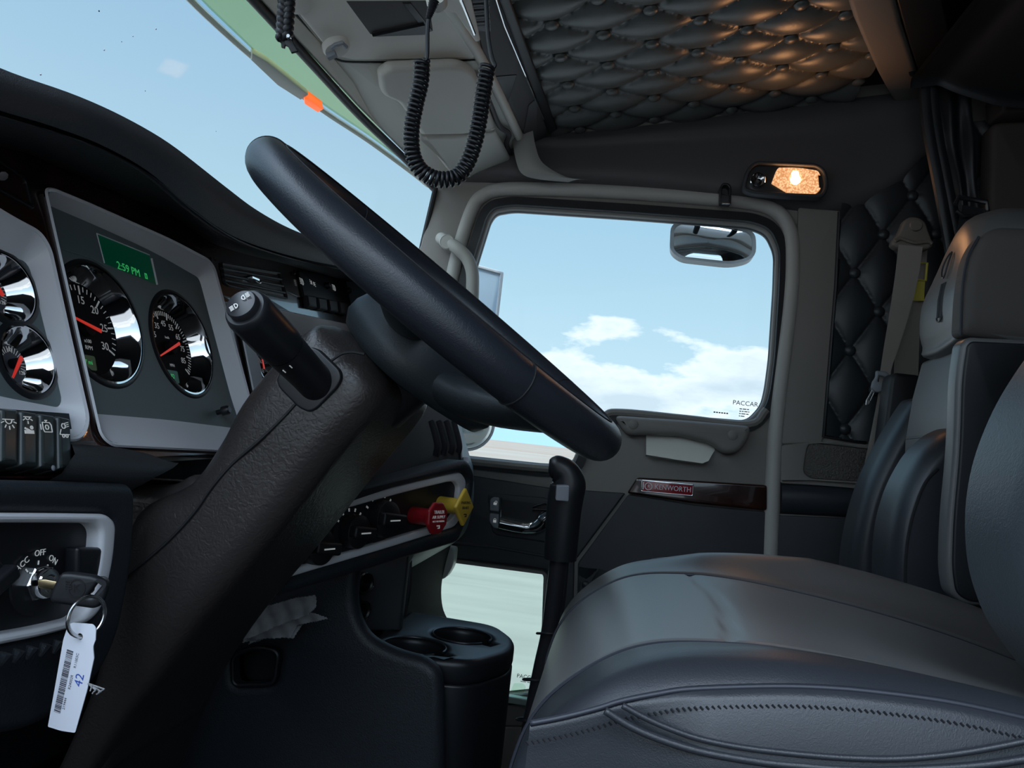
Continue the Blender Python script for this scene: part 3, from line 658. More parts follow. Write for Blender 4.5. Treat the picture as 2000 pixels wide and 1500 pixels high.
for q in (1362, 1437): ob('stem', tube([FM.wp(q, 445, .0), FW.wp(q, 425, -.08)], .008, 10), M['black'], parent=ld)
FMm = Fr(atY(955, 580, 2.35), (1, .28, 0), (0, .12, 1))
wm = thing('wing_mirror', 'tall rectangular wing mirror outside the front edge of the passenger window', 'mirror', FMm.o)
wq = [(905, 516), (978, 536), (968, 622), (900, 610)]
ob('glass', plate(FMm, [FMm.pl(wq)], -.004, .004), mat('wing_mirror_sky_tint', (.50, .62, .72), .25, metal=.2), parent=wm)  # reflected sky painted into the face as pale blue
ob('frame', plate(FMm, [rnd(grow(FMm.pl(wq), .008), .006), grow(FMm.pl(wq), -.002)], -.02, .010, .003), M['mframe'], parent=wm)
FR = Fr(atY(912, 826, 2.3), (1, .2, 0), (0, .05, 1))
rm = thing('round_mirror', 'round pale convex mirror outside low at the front of the passenger window', 'mirror', FR.o)
ob('glass', lathe(FR, [(.080, 0), (.076, .008), (.06, .016), (.03, .022), (.0001, .024)], 40), mat('pale_mirror', (.85, .86, .80), .16, metal=.75), parent=rm, sharp=180)
ob('frame', lathe(FR, [(.0001, -.03), (.05, -.026), (.084, -.006), (.086, .002), (.079, .003)], 40, caps=False), M['mframe'], parent=rm)

gm = mat('concrete_apron', (.27, .255, .235), .9, var=((.21, .20, .19), .35, .9, (1, 6, 1)))
struct('ground', box(Fr((0, 0, -1.15), (1, 0, 0), (0, 1, 0)), -900, 900, -60, 24, -.1, 0), gm)
struct('desert_plain', box(Fr((0, 0, -1.2), (1, 0, 0), (0, 1, 0)), -2500, 2500, 24, 2600, -.2, 0), mat('dry_plain', (.27, .185, .13), .95, var=((.31, .27, .22), .02, 1, (1, 3, 1))))
rows = []
hn = [(random.random(), random.random()*6.28) for _ in range(9)]
for r, (Yd, k) in enumerate(((1500, 0), (1700, .75), (1900, 1), (2100, .6))):
    row = []
    for i in range(121):
        x = -2400+i*40
        z = 30+26*sin(x*.0031+1)+14*sin(x*.009+2)+7*sin(x*.023)+4*sin(x*.06)
        row.append(V((x, Yd+20*sin(x*.01), -1.5+max(2, z*1.1)*k)))
    rows.append(row)
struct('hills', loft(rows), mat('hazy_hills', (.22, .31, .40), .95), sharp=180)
# ================================================================ dashboard
ta = .35
G0 = D(360, 672, .82)
FD = Fr(G0, (0, 1, 0), (-sin(ta), 0, cos(ta)))          # instrument plane, faces the rear and up
assert FD.n.x > 0
dash = thing('dashboard', 'black and wood trimmed dashboard with silver framed instrument panels', 'dashboard', (-.6, .8, 0))
def ap(geoms, name, m, parent=None, **k): return ob(name, geoms, m, parent=parent or dash, **k)
# padded top: rows run across the cab
XL = -.42
S_ = [atX(x, y, -.44) for x, y in [(-420, 60), (-150, 110), (0, 160), (130, 202), (250, 255), (340, 305), (420, 362), (480, 408), (540, 445), (600, 470), (640, 484), (720, 505), (800, 520)]]
def rowz(P, dx, dz): return [p+V((dx, 0, dz)) for p in P]
C_ = [atX(x, y, -.415) for x, y in [(-420, 110), (-150, 165), (0, 216), (100, 246), (200, 284), (290, 335), (360, 395), (420, 440), (470, 468), (540, 492), (620, 512), (720, 530), (800, 545)]]
Bm = [FD.wp(x, y, .004) for x, y in [(-420, 190), (-150, 240), (0, 284), (60, 300), (130, 330), (250, 382), (340, 420), (400, 462), (432, 480), (490, 498), (570, 518), (700, 556), (820, 585)]]
n = 90
def rs(P): return resample(cat(P, 8), n)
S, C2, B2 = rs(S_), rs(C_), rs(Bm)
Sl = [p.lerp(c, .35)+V((.012, 0, .012)) for p, c in zip(S, C2)]
Sm = [p.lerp(c, .75)+V((.010, 0, .006)) for p, c in zip(S, C2)]
back = [V((-.70, p.y, p.z-.06)) for p in S]; back0 = [V((-.52, p.y, p.z+.002)) for p in S]; back1 = [V((-.60, p.y, p.z-.012)) for p in S]
dn = [V((-.70, p.y, .80)) for p in S]
ap(loft([dn, back, back1, back0, [p+V((-.03, 0, .004)) for p in S], S, Sl, Sm, C2]), 'top_pad', M['padtop'], sharp=180)
C3 = [p+V((-.004, 0, -.003)) for p in C2]; C4 = [p+V((.004, 0, -.004)) for p in C2]
mid = [a.lerp(b, .5)+V((.006, 0, .0)) for a, b in zip(C2, B2)]
ap(loft([C3, C4, [a.lerp(b, .2)+V((.008, 0, 0)) for a, b in zip(C2, B2)], mid, [a.lerp(b, .85)+V((.004, 0, 0)) for a, b in zip(C2, B2)], B2, [p+V((-.03, 0, -.0)) for p in B2]]), 'hood_lip', M['padblack'], sharp=180)
# fascia in dark burl, one plate with openings for the instrument panels
P1o = [(82, 372, .010), (98, 371, .006), (170, 400, .03), (240, 431, .03), (330, 470, .03), (402, 508, .012), (414, 524, .010), (440, 620, .05), (476, 752, .03), (500, 846, .02), (488, 884, .02), (212, 871, .02), (190, 852, .015)]
fo = FD.pl([(-420, 150), (-150, 215), (0, 262), (130, 305), (250, 355), (340, 395), (400, 425), (432, 440), (490, 455), (570, 470), (700, 500), (860, 530), (860, 700), (700, 960), (250, 935), (-420, 935)])
def R3(pts, fr=FD, h=0): return rnd([fr.px(p[0], p[1], h)+(p[2],) for p in pts], .01, 6)
P1 = R3(P1o)
P2o = [(-300, 250, .01), (-100, 350, .05), (0, 417, .05), (72, 455, .014), (92, 488, .012), (130, 660, .05), (168, 826, .012), (152, 860, .010), (40, 862, .01), (-300, 850, .01)]
P2 = R3(P2o)
P3o = [(455, 590, .006), (560, 611, .03), (700, 640, .03), (860, 668, .01), (860, 800, .02), (520, 830, .01), (497, 800, .008)]
P3 = R3(P3o)
ap(plate(FD, [fo, grow(P1, -.002), grow(P2, -.002), grow(P3, -.002)], -.03, .0, .002), 'wood_fascia', M['wood'])
# ---- main instrument panel: bright lip, sloped silver frame, recessed face
def inset(L, k): return grow(L, -k)
def panel(nm, outer, inner_pts, depth, holes, lipw=.0022):
    L1 = [FD.w(a, b, .003) for a, b in grow(outer, .0015)]; L2 = [FD.w(a, b, .0045) for a, b in outer]; L3 = [FD.w(a, b, .003) for a, b in inset(outer, lipw)]
    p = ap(frame_loft(L1, L2, L3), 'panel_lip', M['silver'])
    n_ = 160
    c = [V((*q, 0)) for q in outer]; c.append(c[0]); 
    Oa = resample([V((*q, 0)) for q in inset(outer, lipw)]+[V((*inset(outer, lipw)[0], 0))], n_+1)[:-1]
    inn = inner_pts; I0 = resample([V((*q, 0)) for q in inn]+[V((*inn[0], 0))], 600)
    # match by nearest angle around the centre, keeps corners aligned
    cx = sum(q[0] for q in inn)/len(inn); cy = sum(q[1] for q in inn)/len(inn)
    xs = [q[0] for q in outer]; ys = [q[1] for q in outer]; ocx = (min(xs)+max(xs))/2; ocy = (min(ys)+max(ys))/2
    xs = [q[0] for q in inn]; ys = [q[1] for q in inn]; icx = (min(xs)+max(xs))/2; icy = (min(ys)+max(ys))/2
    outm = []; innm = []
    for q in Oa:
        best = min(I0[:-1], key=lambda r: (r.x-q.x)**2+(r.y-q.y)**2)
        outm.append(FD.w(q.x, q.y, .003)); innm.append(FD.w(best.x, best.y, -depth))
    f_ = ap(frame_loft(outm, innm), 'silver_frame', M['silver'], sharp=30)
    face = ap(plate(FD, [grow(inn, .002)]+holes, -depth-.003, -depth, .0), 'panel_face', M['panel'])
    return face
DP = .014
# inner loop of panel 1 measured on the recessed plane
in1 = R3([(120, 414, .01), (200, 446, .03), (300, 492, .03), (389, 543, .008), (420, 660, .05), (453, 784, .03), (468, 836, .01), (330, 820, .03), (200, 809, .012)], h=-DP)
oa = FD.px(186, 850)[0]; ins = min(p[0] for p in P1)
# left side: the recess wall, a little inside the lip
a_tl, b_tl = FD.px(90, 378); a_bl, b_bl = FD.px(190, 852)
ti = FD.px(120, 414, -DP); bi = FD.px(240, 812, -DP)
in1 = rnd([(a_tl+.006, ti[1]+.001, .006)]+[FD.px(x, y, -DP)+(r,) for x, y, r in [(200, 446, .03), (300, 492, .03), (389, 543, .008), (420, 660, .05), (453, 784, .03), (472, 838, .01), (330, 820, .03)]]+[(a_bl+.006, bi[1], .010)], .01, 6)
GA = []                                       # gauges on panel 1: centre, radius
def gc(x, y): return FD.px(x, y, -DP)
tach, spd = gc(200, 633), gc(358, 672)
RG = .0545
face1 = panel('p1', P1, in1, DP, [circ(*tach, RG, 64), circ(*spd, RG, 64)])
def ticks(fr, r0, r1, a0, a1, n, big, w=.0007, h=.0008, wb=.0014, rb=None):
    gs = []
    for i in range(n+1):
        a = radians(a0+(a1-a0)*i/n); isb = i % big == 0; ww = wb if isb else w; rr = (rb or r0-.004) if isb else r0
        f = fr.at(0, 0, 0, a); gs.append(box(f, rr, r1, -ww/2, ww/2, h, h+.0004))
    return gs
def gauge(nm, c, R, depth, nums, r_num, needle, extra=(), txt=(), a0=210, a1=-30, n=30, big=5, small=False, lab=None, clus=.011, base=-DP):
    fr = FD.at(c[0], c[1], base-depth)
    ring = ap(lathe(FD.at(c[0], c[1], base), [(R+.0035, .0008), (R+.001, .0012), (R-.0005, -.0005), (R-.0035, -depth*.35), (R-.0078, -depth*.8), (R-.0098, -depth*.98)], 72, caps=False), nm, M['chrome'], sharp=50, label=lab)
    ob('outer_black_ring', lathe(FD.at(c[0], c[1], base), [(R+.0075, .0), (R+.006, .0012), (R+.003, .0016)], 64, caps=False), M['black'], parent=ring)  # plain black ring around the chrome opening
    d = ob('dial', lathe(fr, [(R+.002, -.002), (R+.002, .0), (.0001, .0)], 64), M['dialgrey'] if small else M['dial'], parent=ring)
    r1 = R-.0125 if not small else R-.0110
    ob('tick_marks', ticks(fr, r1-.005, r1, a0, a1, n, big, w=.0007 if not small else .0004, wb=.0016 if not small else .0008, rb=r1-.0085 if not small else r1-.004), M['print'], parent=ring)
    gs = []
    for s_, ang in nums:
        a = radians(ang); gs.append(text(fr, s_, clus, h=.0008, cx=r_num*cos(a), cy=r_num*sin(a), t=.0002))
    for s_, x, y, sz in txt: gs.append(text(fr, s_, sz, h=.0008, cx=x, cy=y, t=.0002))
    if gs: ob('numerals', gs, M['print'], parent=ring)
    a = radians(needle); f2 = fr.at(0, 0, .0075, a); L = (R-.018) if not small else R-.008
    ob('needle', slab3([f2.w(-.012 if not small else -.005, -.0017), f2.w(L, -.0007), f2.w(L, .0007), f2.w(-.012 if not small else -.005, .0017)], f2.n*.001), M['needle'], parent=ring)
    ob('hub_cap', lathe(fr, [(.008 if not small else .004, .001), (.0075 if not small else .0035, .006), (.0001, .007)], 24), M['dial'], parent=ring)
    for g_ in extra: ob(g_[0], g_[1](fr), g_[2], parent=ring)
    return ring
lcd_ = lambda x0, x1, y0, y1: (lambda fr: plate(fr, [rnd([(x0, y0), (x1, y0), (x1, y1), (x0, y1)], .002)], .0003, .001))
r_num = RG-.029
gauge('tachometer', tach, RG, .018, [('0', 210), ('5', 170), ('10', 130), ('15', 90+0), ('20', 50), ('25', 10), ('30', -30)], RG-.0268, 168,
      txt=[('x100', 0, -.012, .005), ('RPM', 0, -.0185, .0055)], extra=[('odometer', lcd_(-.016, .006, -.040, -.026), M['lcd']), ('odometer_digits', lambda fr: text(fr, '77 mi', .006, h=.0012, cx=-.006, cy=-.033, t=.0002), M['lcdtext'])], lab='large dial on the left', a0=210, a1=-30, n=30, big=5, clus=.0110)
gauge('speedometer', spd, RG, .018, [('5', 215), ('15', 185), ('25', 155), ('35', 125), ('45', 95), ('55', 65), ('65', 35), ('75', 5), ('85', -25)], RG-.0268, 205,
      txt=[('MPH', 0, -.020, .0045), ('km/h', 0, .012, .004)], extra=[('odometer', lcd_(-.014, .008, -.040, -.026), M['lcd']), ('odometer_digits', lambda fr: text(fr, '92', .007, h=.0012, cx=-.004, cy=-.033, t=.0002), M['lcdtext'])], lab='large dial on the right', a0=230, a1=-40, n=54, big=6, clus=.0095)
# message display
dq = FD.pl([(190, 457), (291, 499), (305, 555), (204, 514)], -DP+.0006)
ds = ap(plate(FD, [dq], -DP-.001, -DP+.0006), 'message_display', M['lcd'])
ob('display_edge', [tube([FD.wp(x, y, -DP+.001) for x, y in [(204, 514), (189, 456), (292, 498)]], .0006, 6), tube([FD.wp(x, y, -DP+.001) for x, y in [(296, 505), (307, 556)]], .0011, 6)], M['silver'], parent=ds)
f = FD.at(*FD.px(250, 527, -DP), -DP+.0008)
ob('display_digits', [text(f, '2:59 PM', .0115, sx=1.0, t=.0002), plate(f, [[(.027, -.003), (.031, -.003), (.031, .003), (.027, .003)], [(.028, -.002), (.030, -.002), (.030, .002), (.028, .002)]], 0, .0003)], M['lcdtext'], parent=ds)
ap(tube([FD.wp(x, y, -DP+.0004) for x, y in [(205, 520), (180, 505), (100, 480)]], .0006, 6), 'panel_crease', M['panel'])
a, b = FD.px(424, 806, -DP)
ap(lathe(FD, [(.003, -DP), (.003, -DP+.006), (.0055, -DP+.007), (.0055, -DP+.014), (.004, -DP+.016), (.0001, -DP+.016)], 20, cx=a, cy=b), 'trip_button', M['black'])
# ---- left panel with four rocker switches and small gauges
in2 = rnd([FD.px(x, y, -DP)+(r,) for x, y, r in [(-300, 330, .01), (-100, 430, .05), (0, 494, .03), (48, 510, .006), (58, 524, .006), (92, 660, .05), (121, 782, .006), (114, 796, .005), (60, 786, .02), (0, 774, .02), (-300, 700, .01)]], .01, 6)
sg = [gc(54, 702), gc(15, 562)]; sg2 = [(sg[0][0]-.083, sg[0][1]+.0), (sg[1][0]-.083, sg[1][1]+.0)]
RS = .0255
panel('p2', P2, in2, DP, [circ(*c, RS, 48) for c in sg])
for c, nd, lb in ((sg[0], 235, 'small lower dial'), (sg[1], 120, 'small upper dial')):
    gauge('small_gauge', c, RS, .015, [('0', 215), ('60', 90), ('120', -35)], RS-.014, nd, small=True, n=20, big=5, clus=.0045, lab=lb)
sw = [((-34, 789), (2, 796), (0, 902), (-36, 899)), ((4, 796), (38, 799), (38, 908), (2, 903)), ((43, 800), (76, 806), (76, 913), (42, 909)), ((80, 806), (110, 811), (112, 916), (80, 913)), ((114, 811), (140, 817), (144, 914), (116, 917))]
def icon(fr, kind, s):
    bx = lambda x0, x1, y0, y1: box(fr, x0*s, x1*s, y0*s, y1*s, 0, .0004)
    def ln(x0, y0, x1, y1, w=.12):
        d = V((x1-x0, y1-y0)); l = d.length; q = fr.at((x0+x1)/2*s, (y0+y1)/2*s, 0, atan2(d.y, d.x)); return box(q, -l/2*s, l/2*s, -w/2*s, w/2*s, 0, .0004)
    arc = lambda cx, cy, r, a0, a1, w=.12: [ln(cx+r*cos(radians(a0+(a1-a0)*i/6)), cy+r*sin(radians(a0+(a1-a0)*i/6)), cx+r*cos(radians(a0+(a1-a0)*(i+1)/6)), cy+r*sin(radians(a0+(a1-a0)*(i+1)/6)), w) for i in range(6)]
    if kind == 'dome': return [ln(-1, .5, 1, .5)]+arc(0, .5, .6, 180, 360)+[ln(.9*cos(radians(a)), .5+.9*sin(radians(a)), 1.4*cos(radians(a)), .5+1.4*sin(radians(a))) for a in (200, 235, 270, 305, 340)]
    if kind == 'reader': return [ln(-.7, 1.1, .7, 1.1)]+arc(0, 1.1, .4, 180, 360)+[ln(.6*cos(radians(a)), 1.1+.6*sin(radians(a)), 1*cos(radians(a)), 1.1+1*sin(radians(a))) for a in (210, 270, 330)]+[plate(fr, [circ(.5*s, -.4*s, .28*s, 14)], 0, .0004), bx(-.9, .8, -1.3, -.8), ln(-.8, -.5, .2, -.9, .25)]
    if kind == 'engine': return [ln(-.8, .7, .6, .7), ln(.6, .7, .9, .3), ln(.9, .3, .9, -.7), ln(.9, -.7, -.6, -.7), ln(-.6, -.7, -.8, -.3), ln(-.8, -.3, -.8, .7), ln(-.3, 1, .2, 1), ln(-.05, 1, -.05, .7), ln(-1.2, .4, -1.2, -.4)]+arc(0, 0, .35, 0, 360)
    if kind == 'lamp': return arc(0, .5, .4, 0, 360)+[ln(.3, .9-.3*i, 1.1, 1.1-.3*i) for i in range(3)]+[ln(-.9, -.8, 1, -.8)]+arc(-.3, -1, .25, 0, 360)+arc(.4, -1, .25, 0, 360)+[ln(-1, -.8, -.6, 0)]
    if kind == 'head': return arc(.1, 0, .6, -90, 90, .16)+[ln(.1, .6, .1, -.6, .16)]+[ln(-.2, y, -1, y, .13) for y in (.5, .17, -.17, -.5)]
    if kind == 'park': return arc(-.45, 0, .35, 90, 270, .14)+arc(.45, 0, .35, -90, 90, .14)+[ln(-.45, .35, -.45, -.35, .14), ln(.45, .35, .45, -.35, .14)]+[ln(-1, y, -1.4, y*1.4, .12) for y in (.3, 0, -.3)]+[ln(1, y, 1.4, y*1.4, .12) for y in (.3, 0, -.3)]
    return []
for k, q in enumerate(sw):
    pts = FD.pl(q, .012)
    r_ = ap(plate(FD, [rnd(pts, .002)], -.012, .012, .0035), 'rocker_switch', M['switch'], label=['', 'rocker with dome lamp symbol', 'rocker with reading lamp symbol', 'rocker with engine symbol', 'rocker with work lamp symbol'][k] or None)
    ax = sum(p[0] for p in pts)/4; bx_ = sum(p[1] for p in pts)/4; top = max(p[1] for p in pts)
    kd = ['dome', 'dome', 'reader', 'engine', 'lamp'][k]
    f = FD.at(ax, top-.011, .0121); ob('symbol', icon(f, kd, .0052), M['white'], parent=r_)
    if k > 2: ob('indicator', lathe(FD.at(ax, top-.042, .012), [(.0022, 0), (.0015, .0006), (.0001, .0008)], 16), M['knobgrey'], parent=r_)
ap(box(FD, FD.px(-100, 800)[0], FD.px(146, 860)[0], FD.px(40, 908, -.0)[1]-.004, FD.px(40, 800)[1], -.02, -.001), 'switch_bank', M['black'])
# upper left air vent
vl = [(-60, 262), (0, 314), (44, 345), (52, 356), (66, 412), (0, 376), (-60, 340)]
vp = ap(plate(FD, [rnd(FD.pl(vl), .005), rnd(grow(FD.pl(vl), -.003), .004)], -.02, .002, .001), 'air_vent', M['black'], label='vent at the upper left')
ob('vent_throat', plate(FD, [FD.pl(vl)], -.028, -.018), M['rubber'], parent=vp)
for k in range(4):
    t = (k+.7)/4
    ob('louver', tube([FD.wp(-60, 262+78*t, -.004), FD.wp(0, 314+62*t, -.004), FD.wp(46+16*t, 348+62*t, -.004)], .0026, 6, flat=.8), M['slate'], parent=vp)
ob('louver_tab', tube([FD.wp(0, 338, .0), FD.wp(6, 344, .003)], .004, 8), M['chrome'], parent=vp)
# right vent behind the stalk
vr = [(429, 513, .003), (546, 533, .003), (560, 585, .003), (445, 560, .003), (436, 555, .003)]
vq = rnd([FD.px(p[0], p[1])+(p[2],) for p in vr], .003)
vp = ap(plate(FD, [vq, grow(vq, -.0022)], -.02, .003, .001), 'air_vent', M['rubber'], label='vent above the stalk')
ob('vent_throat', plate(FD, [vq], -.028, -.018), M['rubber'], parent=vp)
for k in range(1, 4):
    t = k/4; ob('louver', tube([FD.wp(429+9*t, 513+45*t, .001), FD.wp(546+14*t, 533+52*t, .001)], .0018, 6), M['slate'], parent=vp)
for k in (.3, .65):
    ob('louver', tube([FD.wp(429+117*k, 513+20*k, -.004), FD.wp(440+120*k, 560+25*k, -.004)], .0016, 6), M['black'], parent=vp)
ob('louver_tab', tube([FD.wp(482, 543, .0), FD.wp(490, 541, .005), FD.wp(502, 546, .005), FD.wp(507, 550, 0)], .003, 8), M['chrome'], parent=vp)
for q in ((419, 504), (575, 531)): ap(tube([FD.wp(q[0], q[1]-3, .003), FD.wp(q[0]+1, q[1]+4, .003)], .0016, 8), 'clip_glint', M['steel'])
# headlamp switch module with rockers
md = [(578, 528), (690, 548), (712, 620), (594, 600)]
mp_ = ap(plate(FD, [rnd(FD.pl(md), .004)], -.004, .004, .002), 'headlamp_switch_module', M['black'])
for (x, y, kd) in ((590, 550, 'head'), (611, 553, 'park'), (653, 562, 'head')):
    f = FD.at(*FD.px(x, y, .0045), .0041); ob('symbol', icon(f, kd, .0085), M['white'], parent=mp_)
for (x, y) in ((637, 558), (679, 568), (690, 577)):
    f = FD.at(*FD.px(x, y, .004), .004); ob('round_button', lathe(f, [(.006, 0), (.006, .004), (.004, .007), (.0001, .008)], 20), M['rubber'], parent=mp_)
for k in range(4):
    x0 = 598+k*21; y0 = 576+k*4.2
    ob('rocker', plate(FD, [rnd(FD.pl([(x0, y0), (x0+17, y0+3), (x0+20, y0+26), (x0+4, y0+23)], .008), .0015)], .0, .010, .003), M['slate'], parent=mp_)
ax_ = [(700, 556), (722, 560), (745, 610), (720, 628), (712, 610)]
am = ap(plate(FD, [rnd(FD.pl(ax_), .003)], .0, .008, .002), 'radio_control_stalk', M['rubber'])
f = FD.at(*FD.px(712, 565, .009), .008); ob('silver_button', lathe(f, [(.006, 0), (.005, .003), (.0001, .004)], 20), M['steel'], parent=am)
# third panel (mostly behind the column)
in3 = rnd([FD.px(x, y, -DP)+(r,) for x, y, r in [(490, 640, .005), (560, 650, .03), (700, 676, .03), (850, 700, .01), (850, 790, .02), (530, 800, .01)]], .01, 6)
g3 = gc(520, 712)
panel('p3', P3, in3, DP, [circ(*g3, RS, 48)])
gauge('small_gauge', g3, RS, .012, [('0', 215)], RS-.014, 90, small=True, n=20, big=5, clus=.0045, lab='small dial behind the column')
# dash shelf lip under the switches
lipA = [FD.wp(x, y, .004) for x, y in [(140, 868), (180, 870), (240, 876), (300, 890), (335, 908)]]
lipB = [FD.wp(x, y, .030) for x, y in [(120, 925), (190, 930), (250, 934), (300, 932), (338, 914)]]
A_, B_ = resample(cat(lipA, 5), 24), resample(cat(lipB, 5), 24)
ap(loft([[p+V((-.02, 0, 0)) for p in A_], A_, [a.lerp(b, .5)+V((.006, 0, .004)) for a, b in zip(A_, B_)], B_, [p+V((-.03, 0, -.02)) for p in B_]]), 'shelf_lip', M['padtop'], sharp=180)
# ---- ignition panel
FI = Fr(D(70, 1140, .53), (0, 1, 0), (-.10, 0, 1))
vo_ = [(-470, 930, .01), (60, 938, .05), (236, 944, .012), (247, 962, .010), (243, 1090, .05), (214, 1240, .03), (170, 1330, .03), (60, 1420, .03), (-470, 1500, .02)]
so_ = [(-400, 1000, .01), (60, 1001, .05), (182, 1003, .010), (200, 1020, .008), (195, 1090, .03), (172, 1188, .012), (145, 1216, .010), (60, 1240, .05), (-400, 1330, .01)]
si_ = [(-400, 1020, .01), (60, 1020, .05), (158, 1021, .007), (170, 1036, .006), (166, 1090, .03), (146, 1186, .010), (126, 1206, .008), (60, 1222, .05), (-400, 1300, .01)]
vo2, so2, si2 = [R3(q, FI) for q in (vo_, so_, si_)]
ap(plate(FI, [vo2, grow(so2, .0)], -.03, .010, .008, 3), 'knee_panel', M['padblack'])
ap(plate(FI, [so2, si2], -.02, .013, .004, 3), 'silver_frame', M['silver'])
ap(plate(FI, [grow(si2, .003)], -.02, .0), 'ignition_panel', M['black'])
for k in range(9):
    ap(tube([FI.wp(-40+k*26, 1288-k*6, .02), FI.wp(-52+k*26, 1312-k*6, .018)], [.004, .0015], 8), 'grip_rib', M['padblack'])
c = FI.px(66, 1138)
f = FI.at(*c, .0)
lk = ap([lathe(f, [(.022, .0), (.0215, .0015), (.0001, .0015)], 40)], 'ignition_switch', M['black'])
ob('lettering', [text(FI.at(c[0]-.014, c[1]+.0145, .002, .55), 'ACC', .006), text(FI.at(c[0]+.0015, c[1]+.020, .002, 0), 'OFF', .006), text(FI.at(c[0]+.0145, c[1]+.0135, .002, -.6), 'ON', .006)]+[box(FI.at(c[0]+.0135*cos(a), c[1]+.0135*sin(a), .0016, a), -.0014, .0014, -.0005, .0005, 0, .0004) for a in (2.35, 1.5, .8)], M['white'], parent=lk)
ob('hex_nut', lathe(f, [(.0125, .001), (.0125, .005), (.0115, .006), (.0105, .006)], 6), M['chrome'], parent=lk, sharp=20)
ob('lock_barrel', lathe(f, [(.0105, .004), (.0105, .011), (.0095, .0125), (.006, .0125), (.005, .0115), (.0001, .0115)], 32), M['chrome'], parent=lk)
kn = ap(plate(FI, [rnd(FI.pl([(123, 1068), (176, 1068), (178, 1160), (122, 1158)]), .003)], 0, .012, .003), 'square_switch', M['black'])
f = FI.at(*FI.px(-56, 1140), 0)
kn = ap(lathe(f, [(.017, 0), (.016, .010), (.013, .014), (.0001, .014)], 36), 'rotary_knob', M['rubber'])
ob('knob_grip', box(f.at(0, 0, 0, .5), -.015, .015, -.005, .005, .012, .022), M['rubber'], parent=kn, bevel=.002)
ob('symbol', icon(FI.at(*FI.px(-22, 1126, .015), .0145), 'lamp', .0048), M['white'], parent=kn)

# ---- centre stack angled to the driver
CS0 = D(825, 1000, 1.05)
FC = Fr(CS0, (.39, .92, 0), (-.05, 0, 1))
if FC.n.y > 0: FC = Fr(CS0, (-.39, -.92, 0), (-.05, 0, 1))
cvo = [(470, 1030, .02), (760, 935, .05), (872, 903, .02), (905, 897, .012), (918, 925, .012), (908, 1000, .03), (884, 1058, .010), (700, 1112, .05), (500, 1172, .01), (440, 1180, .01)]
cso = [(500, 1020, .02), (760, 951, .05), (872, 925, .02), (893, 922, .008), (903, 938, .008), (896, 1000, .02), (882, 1028, .012), (760, 1066, .05), (560, 1125, .05), (480, 1150, .02)]
csi = [(500, 1040, .02), (760, 966, .05), (868, 940, .02), (882, 940, .005), (889, 950, .005), (884, 995, .02), (870, 1018, .010), (760, 1050, .05), (580, 1104, .05), (500, 1124, .02)]
cvo, cso, csi = [R3(q, FC) for q in (cvo, cso, csi)]
ap(plate(FC, [cvo, cso], -.03, .012, .008, 3), 'centre_stack_pad', M['padblack'])
ap(plate(FC, [cso, csi], -.02, .008, .003, 3), 'silver_frame', M['silver'], label='silver frame around the brake knobs')
ap(plate(FC, [grow(csi, .003)], -.02, .0), 'centre_stack_face', M['black'])
for (x, y, r, s_, ic) in ((684, 1036, .0205, '*', None), (742, 1012, .0235, '', None), (612, 1066, .0205, '', None)):
    f = FC.at(*FC.px(x-4, y), 0)
    k = ap(lathe(f, [(r*1.35, 0), (r*1.32, .002), (r, .003), (r*.96, .018), (r*.7, .021), (.0001, .021)], 36), 'climate_knob', M['rubber'])
    ob('knob_grip', box(f.at(0, 0, 0, -.1), -r*.95, r*.95, -r*.35, r*.35, .018, .030), M['rubber'], parent=k, bevel=.003)
    ob('pointer', box(f, -r*.5, r*.3, -.0008, .0008, .0302, .0308), M['white'], parent=k)
    ob('markings', [box(f.at(r*1.25*cos(a), r*1.25*sin(a), .0022, a), -.0035, .0015, -.0012, .0012, 0, .0004) for a in [radians(q) for q in (150, 125, 100, 75, 50)]], M['print'], parent=k)
    if s_ == '*': ob('snow_symbol', [box(f.at(r*.72, -r*.1, .0212, a), -.004, .004, -.0005, .0005, .0002, .0006) for a in (0, 1.05, 2.1)], M['white'], parent=k)
def brake(x, y, colr, shape, lines, lab, inkm, sc_=1.0):
    f = FC.at(*FC.px(x, y), 0)
    k = ap(lathe(f, [(.0115, 0), (.011, .030), (.0135, .036), (.0001, .036)], 28), 'brake_valve_knob', colr, label=lab)
    ff = f.at(0, 0, .036)
    pl_ = ob('push_plate', plate(ff, [rnd(shape, .003)], 0, .007, .0028), colr, parent=k)
    ob('lettering', [text(ff, s_, z, h=.0072, cy=yy) for s_, z, yy in lines]+[box(ff, -.0035, .0035, -.0105, -.0090, .0072, .0075), box(ff, .0018, .0035, -.0135, -.0090, .0072, .0075), box(ff, -.001, .0035, -.0135, -.0122, .0072, .0075)], inkm, parent=k)
    return k
oct_ = [(.0225*cos(radians(22.5+45*i)), .0225*sin(radians(22.5+45*i))) for i in range(8)]
brake(806, 1006, M['red'], oct_, [('TRAILER', .0062, .008), ('AIR SUPPLY', .0056, .0015), ('NOT FOR PARKING', .003, -.004)], 'red octagonal trailer air supply knob', M['print'])
dia = [(0, .027), (.023, 0), (0, -.027), (-.023, 0)]
brake(860, 985, M['yellow'], dia, [('PARKING', .0055, .006), ('BRAKE', .0055, -.001)], 'yellow diamond parking brake knob', M['ink'])

